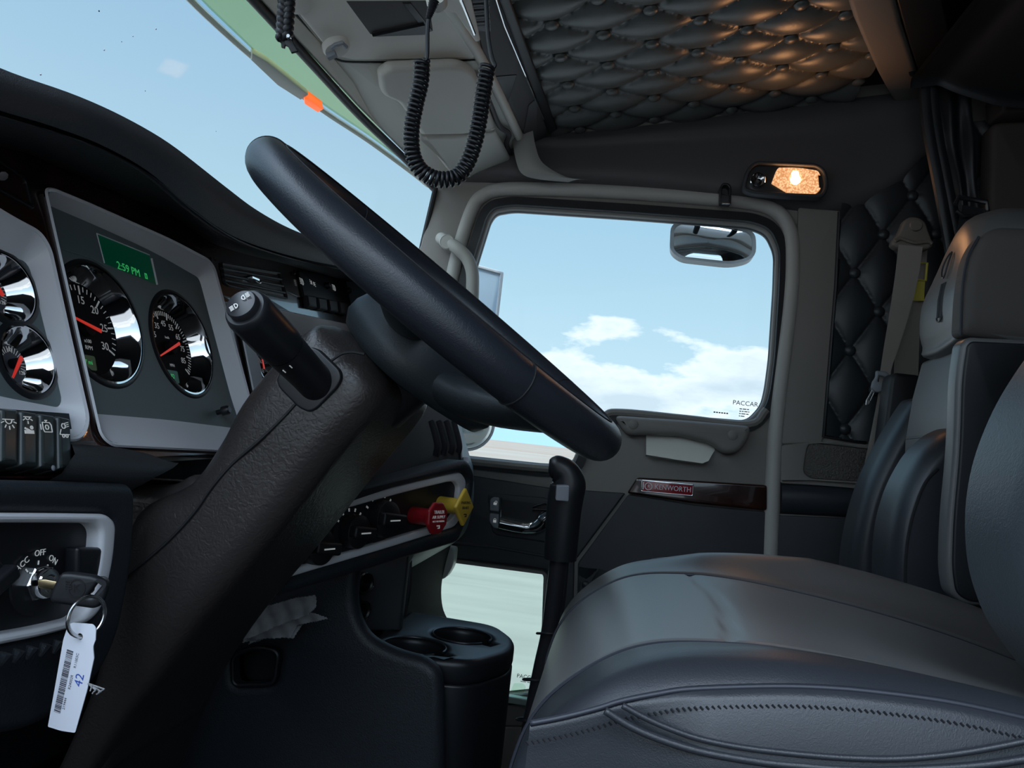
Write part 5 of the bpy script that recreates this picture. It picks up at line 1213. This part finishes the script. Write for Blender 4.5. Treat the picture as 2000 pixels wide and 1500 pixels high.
for dy in (-.008, -.003, .003, .008):
    em.append(tube([V((.4835, 1.335+dy, 1.175)), V((.4835, 1.335+dy, 1.205)), V((.487, 1.335+dy, 1.232))], .0014, 6))
em.append(tube([V((.4850+.010*(.5+.5*sin(a))**2, 1.335+.009*cos(a), 1.262+.022*sin(a))) for a in [2*pi*k/24 for k in range(24)]], .0014, 6, closed=True))
em.append(tube([V((.4835, 1.335+.010*cos(a), 1.176+.008*sin(a))) for a in [pi+pi*k/12 for k in range(13)]], .0014, 6))
ob('embossed_emblem', [([v+V((.0128, -.03, 0)) for v in g_[0]], g_[1]) for g_ in em], M['bolster'], parent=ps)
# centre of the back
def cp(t, y):
    e = (1-abs(2*t-1)**4)
    return [V((x+.03*t, y, z)) for x, z in [(.505, .70), (.497, .80), (.497, .90), (.493, .98), (.500, 1.06), (.512, 1.128), (.62, 1.14), (.66, .70)]]
ob('back_centre', block(1.22, 1.49, cp), M['insert'], parent=ps, sharp=50, bevel=.006)
ob('back_fold', tube(cat([V((.495+(y-1.22)*.11, y, .985)) for y in (1.24, 1.36, 1.48)], 6), .003, 6), M['insert'], parent=ps)
FFa = Fr((0, 1.56, 0), (1, 0, 0), (0, 0, 1))
fbp = [(1788, 772, .02), (1768, 800, .05), (1730, 862, .08), (1690, 945, .08), (1668, 1020, .06), (1655, 1100, .05), (1655, 1260, .03), (1850, 1260, .03), (1880, 900, .03), (1830, 790, .02)]
ob('far_bolster', inflate(FFa, [tuple(v[:2]) for v in R3(fbp, FFa)], .03, .05, .04, 7), M['bolster'], parent=ps, sharp=70, label='dark far side bolster')
FNa = Fr((0, 1.20, 0), (1, 0, 0), (0, 0, 1))
nbp = [(1838, 850, .01), (1800, 885, .05), (1762, 950, .05), (1738, 1030, .05), (1732, 1130, .05), (1740, 1250, .03), (1960, 1250, .03), (1960, 860, .03), (1880, 830, .02)]
ob('near_bolster', inflate(FNa, [tuple(v[:2]) for v in R3(nbp, FNa)], .02, .05, .04, 7), M['bolster'], parent=ps, sharp=70, label='dark near side bolster with a stitched seam')
ob('bolster_stitching', tube(cat([FNa.wp(x, y, .0205) for x, y in [(1832, 915), (1806, 945), (1785, 1000), (1772, 1060), (1768, 1130), (1772, 1180)]], 6), .0022, 6), M['thread'], parent=ps)
FAr = Fr((0, 1.065, 0), (1, 0, 0), (0, 0, 1))
arp = [(1886, 660, .006), (1872, 672, .012), (1862, 740, .05), (1858, 880, .05), (1845, 1010, .05), (1842, 1110, .04), (1850, 1160, .02), (1880, 1180, .02), (2060, 1190, .02), (2060, 668, .01)]
arl = R3(arp, FAr)
ob('armrest', plate(FAr, [arl], -.022, .010, .006, 3), M['insert'], parent=ps, label='raised armrest')
ob('armrest_side_cover', plate(FAr, [grow(arl, -.006)], .008, .014, .003), M['rubber'], parent=ps)
ob('seat_cushion', box(Fr((0, 0, 0), (1, 0, 0), (0, 1, 0)), .08, .62, 1.2, 1.66, .45, .70), M['bolster'], parent=ps, bevel=.04)
ob('seat_base', box(Fr((0, 0, 0), (1, 0, 0), (0, 1, 0)), .14, .60, 1.25, 1.6, .0, .46), M['rubber'], parent=ps)
FRt = Fr((0, 1.70, 0), (1, 0, 0), (0, 0, 1))
ob('back_side_cover', plate(FRt, [R3([(1741, 736, .01), (1750, 727, .01), (1800, 733, .01), (1830, 960, .02), (1700, 960, .02), (1722, 880, .02)], FRt)], -.06, .0, .008), M['rubber'], parent=ps)

# ================================================================ seat belt
sb = thing('seat_belt', 'tan passenger seat belt running from the anchor on the side wall down past the seat', 'seat belt', atY(1785, 450, 1.86))
FBt = Fr((0, 1.80, 0), (1, 0, 0), (0, 0, 1))
an = [(1764, 437, .01), (1768, 428, .01), (1780, 422, .01), (1797, 424, .01), (1810, 434, .01), (1813, 448, .01), (1822, 470, .01), (1823, 480, .005), (1810, 488, .008), (1752, 484, .006), (1743, 477, .005), (1744, 470, .005), (1758, 452, .01)]
ob('anchor', plate(FBt, [R3(an, FBt)], -.03, .0, .006, 3), M['belttan'], parent=sb)
ob('anchor_bolt', lathe(FBt, [(.0135, -.002), (.0135, .004), (.012, .006), (.0001, .006)], 24, cx=FBt.px(1788, 441)[0], cy=FBt.px(1788, 441)[1]), M['belttan'], parent=sb)
ob('guide_slot', tube(cat([FBt.wp(x, y, .003) for x, y in [(1748, 470), (1760, 466), (1785, 474), (1812, 472), (1820, 476)]], 5), .0045, 8), M['belttan'], parent=sb)
0 and ob('slot_teeth', [box(FBt, FBt.px(1744+k*6+(52 if k > 2 else 0), 480)[0], FBt.px(1747+k*6+(52 if k > 2 else 0), 480)[0], FBt.px(1750, 486)[1], FBt.px(1750, 476)[1], .0, .003) for k in range(6)], M['black'], parent=sb)
y_ = lambda x, y, Y=1.80: atY(x, y, Y)
ob('webbing', ribbon([y_(*q, 1.795) for q in [(1755, 478), (1748, 540), (1736, 620), (1726, 680), (1717, 742), (1716, 762)]], [y_(*q, 1.793) for q in [(1802, 482), (1793, 545), (1775, 615), (1758, 670), (1740, 725), (1741, 762)]]), M['belt'], parent=sb)
ob('webbing', ribbon([y_(*q, 1.79) for q in [(1717, 762), (1706, 820), (1690, 900), (1672, 985), (1660, 1050), (1647, 1120), (1630, 1200)]], [y_(*q, 1.79) for q in [(1741, 766), (1732, 840), (1721, 905), (1702, 985), (1680, 1060), (1656, 1110), (1640, 1200)]]), M['belt'], parent=sb)
ob('webbing', ribbon([y_(*q, 1.86) for q in [(1765, 478), (1758, 560), (1750, 640), (1746, 730)]], [y_(*q, 1.86) for q in [(1812, 480), (1806, 560), (1797, 640), (1793, 736)]]), M['belt'], parent=sb, label='rear strand of webbing')
FTn = Fr((0, 1.775, 0), (1, 0, 0), (0, 0, 1))
ob('tongue', [plate(FTn, [R3([(1710, 724, .004), (1733, 727, .008), (1736, 738, .008), (1728, 762, .008), (1712, 768, .006), (1700, 760, .006), (1703, 745, .006), (1709, 738, .004)], FTn), R3([(1716, 734, .002), (1728, 736, .002), (1724, 748, .002), (1713, 746, .002)], FTn)], -.004, .006, .003)], M['knobgrey'], parent=sb, label='belt tongue')
ob('tongue_blade', plate(FTn, [R3([(1703, 760, .001), (1710, 763, .001), (1697, 790, .002), (1690, 792, .002), (1691, 782, .002)], FTn), R3([(1703, 767, .001), (1705, 768, .001), (1698, 783, .001), (1696, 781, .001)], FTn)], -.001, .002, .0008), M['steel'], parent=sb)
FYt = Fr((0, 1.845, 0), (1, 0, 0), (0, 0, 1))
yt = thing('yellow_belt_tag', 'yellow plastic warning tag clipped to the rear strand of the passenger belt', 'tag', FYt.wp(1795, 590))
tb = ob('label', plate(FYt, [FYt.pl([(1788, 549), (1806, 549), (1804, 588), (1778, 587), (1783, 565)])], 0, .002), M['tagyel'], parent=yt)
ob('frame', tube([FYt.wp(x, y, .002) for x, y in [(1794, 514), (1811, 514), (1808, 548), (1788, 547)]], .003, 8), M['tagyel'], parent=yt)
ob('print', [box(FYt, *sorted((FYt.px(1785, 0)[0], FYt.px(1799, 0)[0])), FYt.px(1790, 561+k*8)[1]-.0014, FYt.px(1790, 561+k*8)[1]+.0010, .002, .0024) for k in range(3)], M['ink'], parent=tb)

# ================================================================ dome lamp, hook, grab handle
FL = Fr((0, 1.912, 0), (1, 0, 0), V((0, -.03, 1)))
dl = thing('reading_lamp', 'lit amber reading lamp set in the side wall above the passenger window', 'lamp', FL.wp(1532, 350))
ho = R3([(1447, 372, .02), (1458, 330, .02), (1474, 316, .015), (1540, 318, .03), (1596, 321, .02), (1613, 335, .02), (1618, 365, .015), (1608, 388, .015), (1560, 387, .03), (1470, 381, .02)], FL)
ob('bezel', [plate(FL, [ho, grow(ho, -.009)], -.02, .010, .004, 3)], M['slate'], parent=dl)
ob('housing', plate(FL, [grow(ho, -.006)], -.02, -.004), M['black'], parent=dl)
lz = R3([(1507, 358, .002), (1516, 334, .006), (1520, 328, .004), (1560, 328, .02), (1597, 334, .006), (1603, 345, .004), (1602, 372, .008), (1592, 379, .006), (1545, 381, .004), (1530, 372, .01)], FL)
ml = mat('lit_lens', (.9, .6, .35), .3); nt_ = ml.node_tree; b_ = nt_.nodes['Principled BSDF']
vo = nt_.nodes.new('ShaderNodeTexVoronoi'); vo.inputs['Scale'].default_value = 230; tcx = nt_.nodes.new('ShaderNodeTexCoord'); nt_.links.new(tcx.outputs['Object'], vo.inputs['Vector'])
rp = nt_.nodes.new('ShaderNodeValToRGB'); nt_.links.new(vo.outputs['Distance'], rp.inputs[0])
rp.color_ramp.elements[0].color = (1, .62, .33, 1); rp.color_ramp.elements[0].position = .05; rp.color_ramp.elements[1].color = (.55, .20, .06, 1); rp.color_ramp.elements[1].position = .75
nt_.links.new(rp.outputs[0], b_.inputs['Emission Color']); b_.inputs['Emission Strength'].default_value = 1.1
bp_ = nt_.nodes.new('ShaderNodeBump'); bp_.inputs['Strength'].default_value = 1; bp_.inputs['Distance'].default_value = .003; nt_.links.new(vo.outputs['Distance'], bp_.inputs['Height']); nt_.links.new(bp_.outputs[0], b_.inputs['Normal'])
lens = ob('lens', plate(FL, [lz], -.006, .004, .002), ml, parent=dl)
cb = FL.px(1553, 352)
ob('bulb', [lathe(FL, [(.0001, .0035), (.012, .0045), (.010, .0065), (.0001, .0075)], 16, cx=cb[0], cy=cb[1]), lathe(FL, [(.0001, .0035), (.009, .0045), (.008, .0060), (.0001, .0068)], 16, cx=cb[0]-.002, cy=cb[1]+.013)], emis('bulb_glow', (1, .80, .5), 6, (1, .9, .7)), parent=lens)
ob('lens_tab', plate(FL, [FL.pl([(1597, 344), (1602, 344), (1603, 368), (1599, 368)])], .003, .006), M['black'], parent=lens)
a, b = FL.px(1479, 353)
ob('spot_lens', [lathe(FL.at(a, b, 0), [(.0195, -.004), (.0185, .008), (.0165, .010), (.0155, .006), (.009, .001), (.0001, -.001)], 36)], M['chrome'], parent=dl)
ob('bulb_holder', lathe(FL.at(a+.002, b, 0), [(.004, -.002), (.004, .006), (.0001, .008)], 16), M['black'], parent=dl)
ll = bpy.data.lights.new('reading_lamp_light', 'AREA'); ll.shape = 'RECTANGLE'; ll.size = .09; ll.size_y = .05; ll.energy = .30; ll.color = (1, .45, .18)
lo_ = bpy.data.objects.new('reading_lamp_light', ll); COL.objects.link(lo_); lo_.location = FL.wp(1553, 352, .012); lo_.rotation_euler = V((0, 1, -.25)).to_track_quat('Z', 'Y').to_euler()
FHk = Fr((0, 1.905, 0), (1, 0, 0), (0, 0, 1))
hk = thing('coat_hook', 'small dark fold-down coat hook above the passenger window', 'hook', FHk.wp(1416, 400))
ob('plate', [plate(FHk, [R3([(1405, 398, .004), (1406, 365, .01), (1411, 358, .01), (1423, 359, .01), (1428, 366, .01), (1427, 400, .004)], FHk), R3([(1409, 380, .002), (1410, 366, .006), (1417, 362, .006), (1424, 367, .006), (1423, 382, .002)], FHk)], -.02, .006, .002)], M['black'], parent=hk)
ob('hook', plate(FHk, [R3([(1409, 383, .003), (1424, 384, .003), (1424, 402, .003), (1408, 401, .003)], FHk)], .0, .012, .003), M['slate'], parent=hk)
ob('hook_tip', plate(FHk, [R3([(1409, 398, .001), (1425, 399, .001), (1424, 402, .001), (1409, 402, .001)], FHk)], .010, .014, .001), M['steel'], parent=hk)
gh = thing('grab_handle', 'grey curved grab handle on the pillar between windscreen and passenger window', 'handle', atY(885, 560, 1.90))
gp = [(862, 466, 1.94), (873, 472, 1.90), (893, 485, 1.88), (912, 504, 1.88), (922, 530, 1.88), (923, 565, 1.88), (921, 600, 1.88), (914, 650, 1.88), (900, 720, 1.88), (885, 760, 1.94)]
P = cat([atY(*q) for q in gp], 6)
ob('bar', tube(P, .0165, 20), M['grey'], parent=gh, sharp=180)
FGh = Fr(atY(873, 472, 1.875), (1, 0, 0), (0, 0, 1))
ob('end_cap', lathe(FGh, [(.020, -.03), (.020, -.002), (.0175, .001), (.017, .000), (.0001, .001)], 32), M['grey'], parent=gh)

# ================================================================ radio microphone cord and tassel
cc_ = thing('coiled_cord', 'black coiled radio cord hanging in a loop from the overhead console', 'cord', D(868, 350, .85))
pts = [(824, 118), (822, 160), (812, 205), (804, 250), (805, 295), (818, 328), (842, 346), (868, 351), (894, 344), (914, 316), (928, 275), (937, 230), (944, 180), (952, 130)]
ctrl = cat([D(x, y, .85) for x, y in pts], 20); ctrl = resample(ctrl, 1400)
turns = 56; rr = .0074; hel = []; up_ = cf
for i, p in enumerate(ctrl):
    t = (ctrl[min(i+1, 1399)]-ctrl[max(i-1, 0)]).normalized(); s_ = t.cross(up_).normalized(); q = up_ - up_.dot(t)*t; q.normalize(); a = 2*pi*turns*i/1399
    hel.append(p+rr*(cos(a)*s_+sin(a)*q))
hel = hel[::1]
ob('coil', tube(hel, .0021, 7), M['black'], parent=cc_, sharp=180)
ob('lead', tube(cat([D(x, y, .85) for x, y in [(858, -150), (850, -40), (846, 5), (838, 32), (835, 60), (834, 110), (828, 118)]], 6), .0024, 8), M['black'], parent=cc_)
ob('lead', tube(cat([D(x, y, .85) for x, y in [(940, -150), (947, -40), (950, 20), (953, 70), (960, 110), (966, 128), (958, 136)]], 6), .0024, 8), M['black'], parent=cc_)
bt = [D(848+k*-1.2, 2+k*3.6, .85) for k in range(11)]
ob('strain_relief', tube([p for q in zip(bt, [a.lerp(b, .5) for a, b in zip(bt, bt[1:]+[bt[-1]])]) for p in q], [v for k in range(11) for v in (.0062-.0003*k, .0048-.00025*k)], 12), M['rubber'], parent=cc_)
rdo = thing('radio', 'silver fronted radio unit at the top edge, source of the coiled cord', 'radio', FN.wp(900, 10))
ob('case', plate(FN, [rnd(FN.pl([(850, -90), (898, -90), (934, 66), (924, 69), (884, 12), (860, 8)], .03), .003)], .012, .045, .003), M['console'], parent=rdo)
ob('front', [tube([FN.wp(x, y, .046) for x, y in [(880, -90), (900, 0), (926, 66)]], .0035, 8), tube([FN.wp(x, y, .04) for x, y in [(888, -90), (908, 0), (933, 66)]], .0022, 8)], M['chrome'], parent=rdo)
ob('socket', lathe(Fr(D(852, -4, .86), CR, -CU.cross(CR).cross(CR)), [(.012, -.01), (.012, .01), (.0001, .011)], 20), M['console'], parent=rdo)
ts = thing('braided_tassel', 'black braided leather tassel hanging at the top of the windscreen', 'tassel', D(563, 100, .9))
st_ = [D(562-max(0, k-44)*.2, -167+k*3.1, .9) for k in range(80)]
for ph in (0, 2.09, 4.19):
    ob('braid_strand', tube([p+CR*.0052*sin(k*.55+ph)+cf*.004*sin(2*(k*.55+ph)) for k, p in enumerate(st_)], .0052, 10), M['rubber'], parent=ts, sharp=180)
Ft = Fr(D(563, 90, .9), CR, CU)
ob('tail', [plate(Ft, [Ft.pl([(556, 68), (564, 66), (560, 80), (556, 95), (550, 93), (549, 80)])], -.002, .002, .0008), plate(Ft, [Ft.pl([(558, 68), (568, 72), (575, 88), (583, 102), (570, 105), (563, 92), (558, 90), (556, 80)])], -.001, .003, .0008)], M['rubber'], parent=ts)
ob('bead', lathe(Fr(D(564, 72, .895), CR, CU), [(.003, -.002), (.003, .002), (.002, .003), (.0001, .003)], 16), M['steel'], parent=ts)
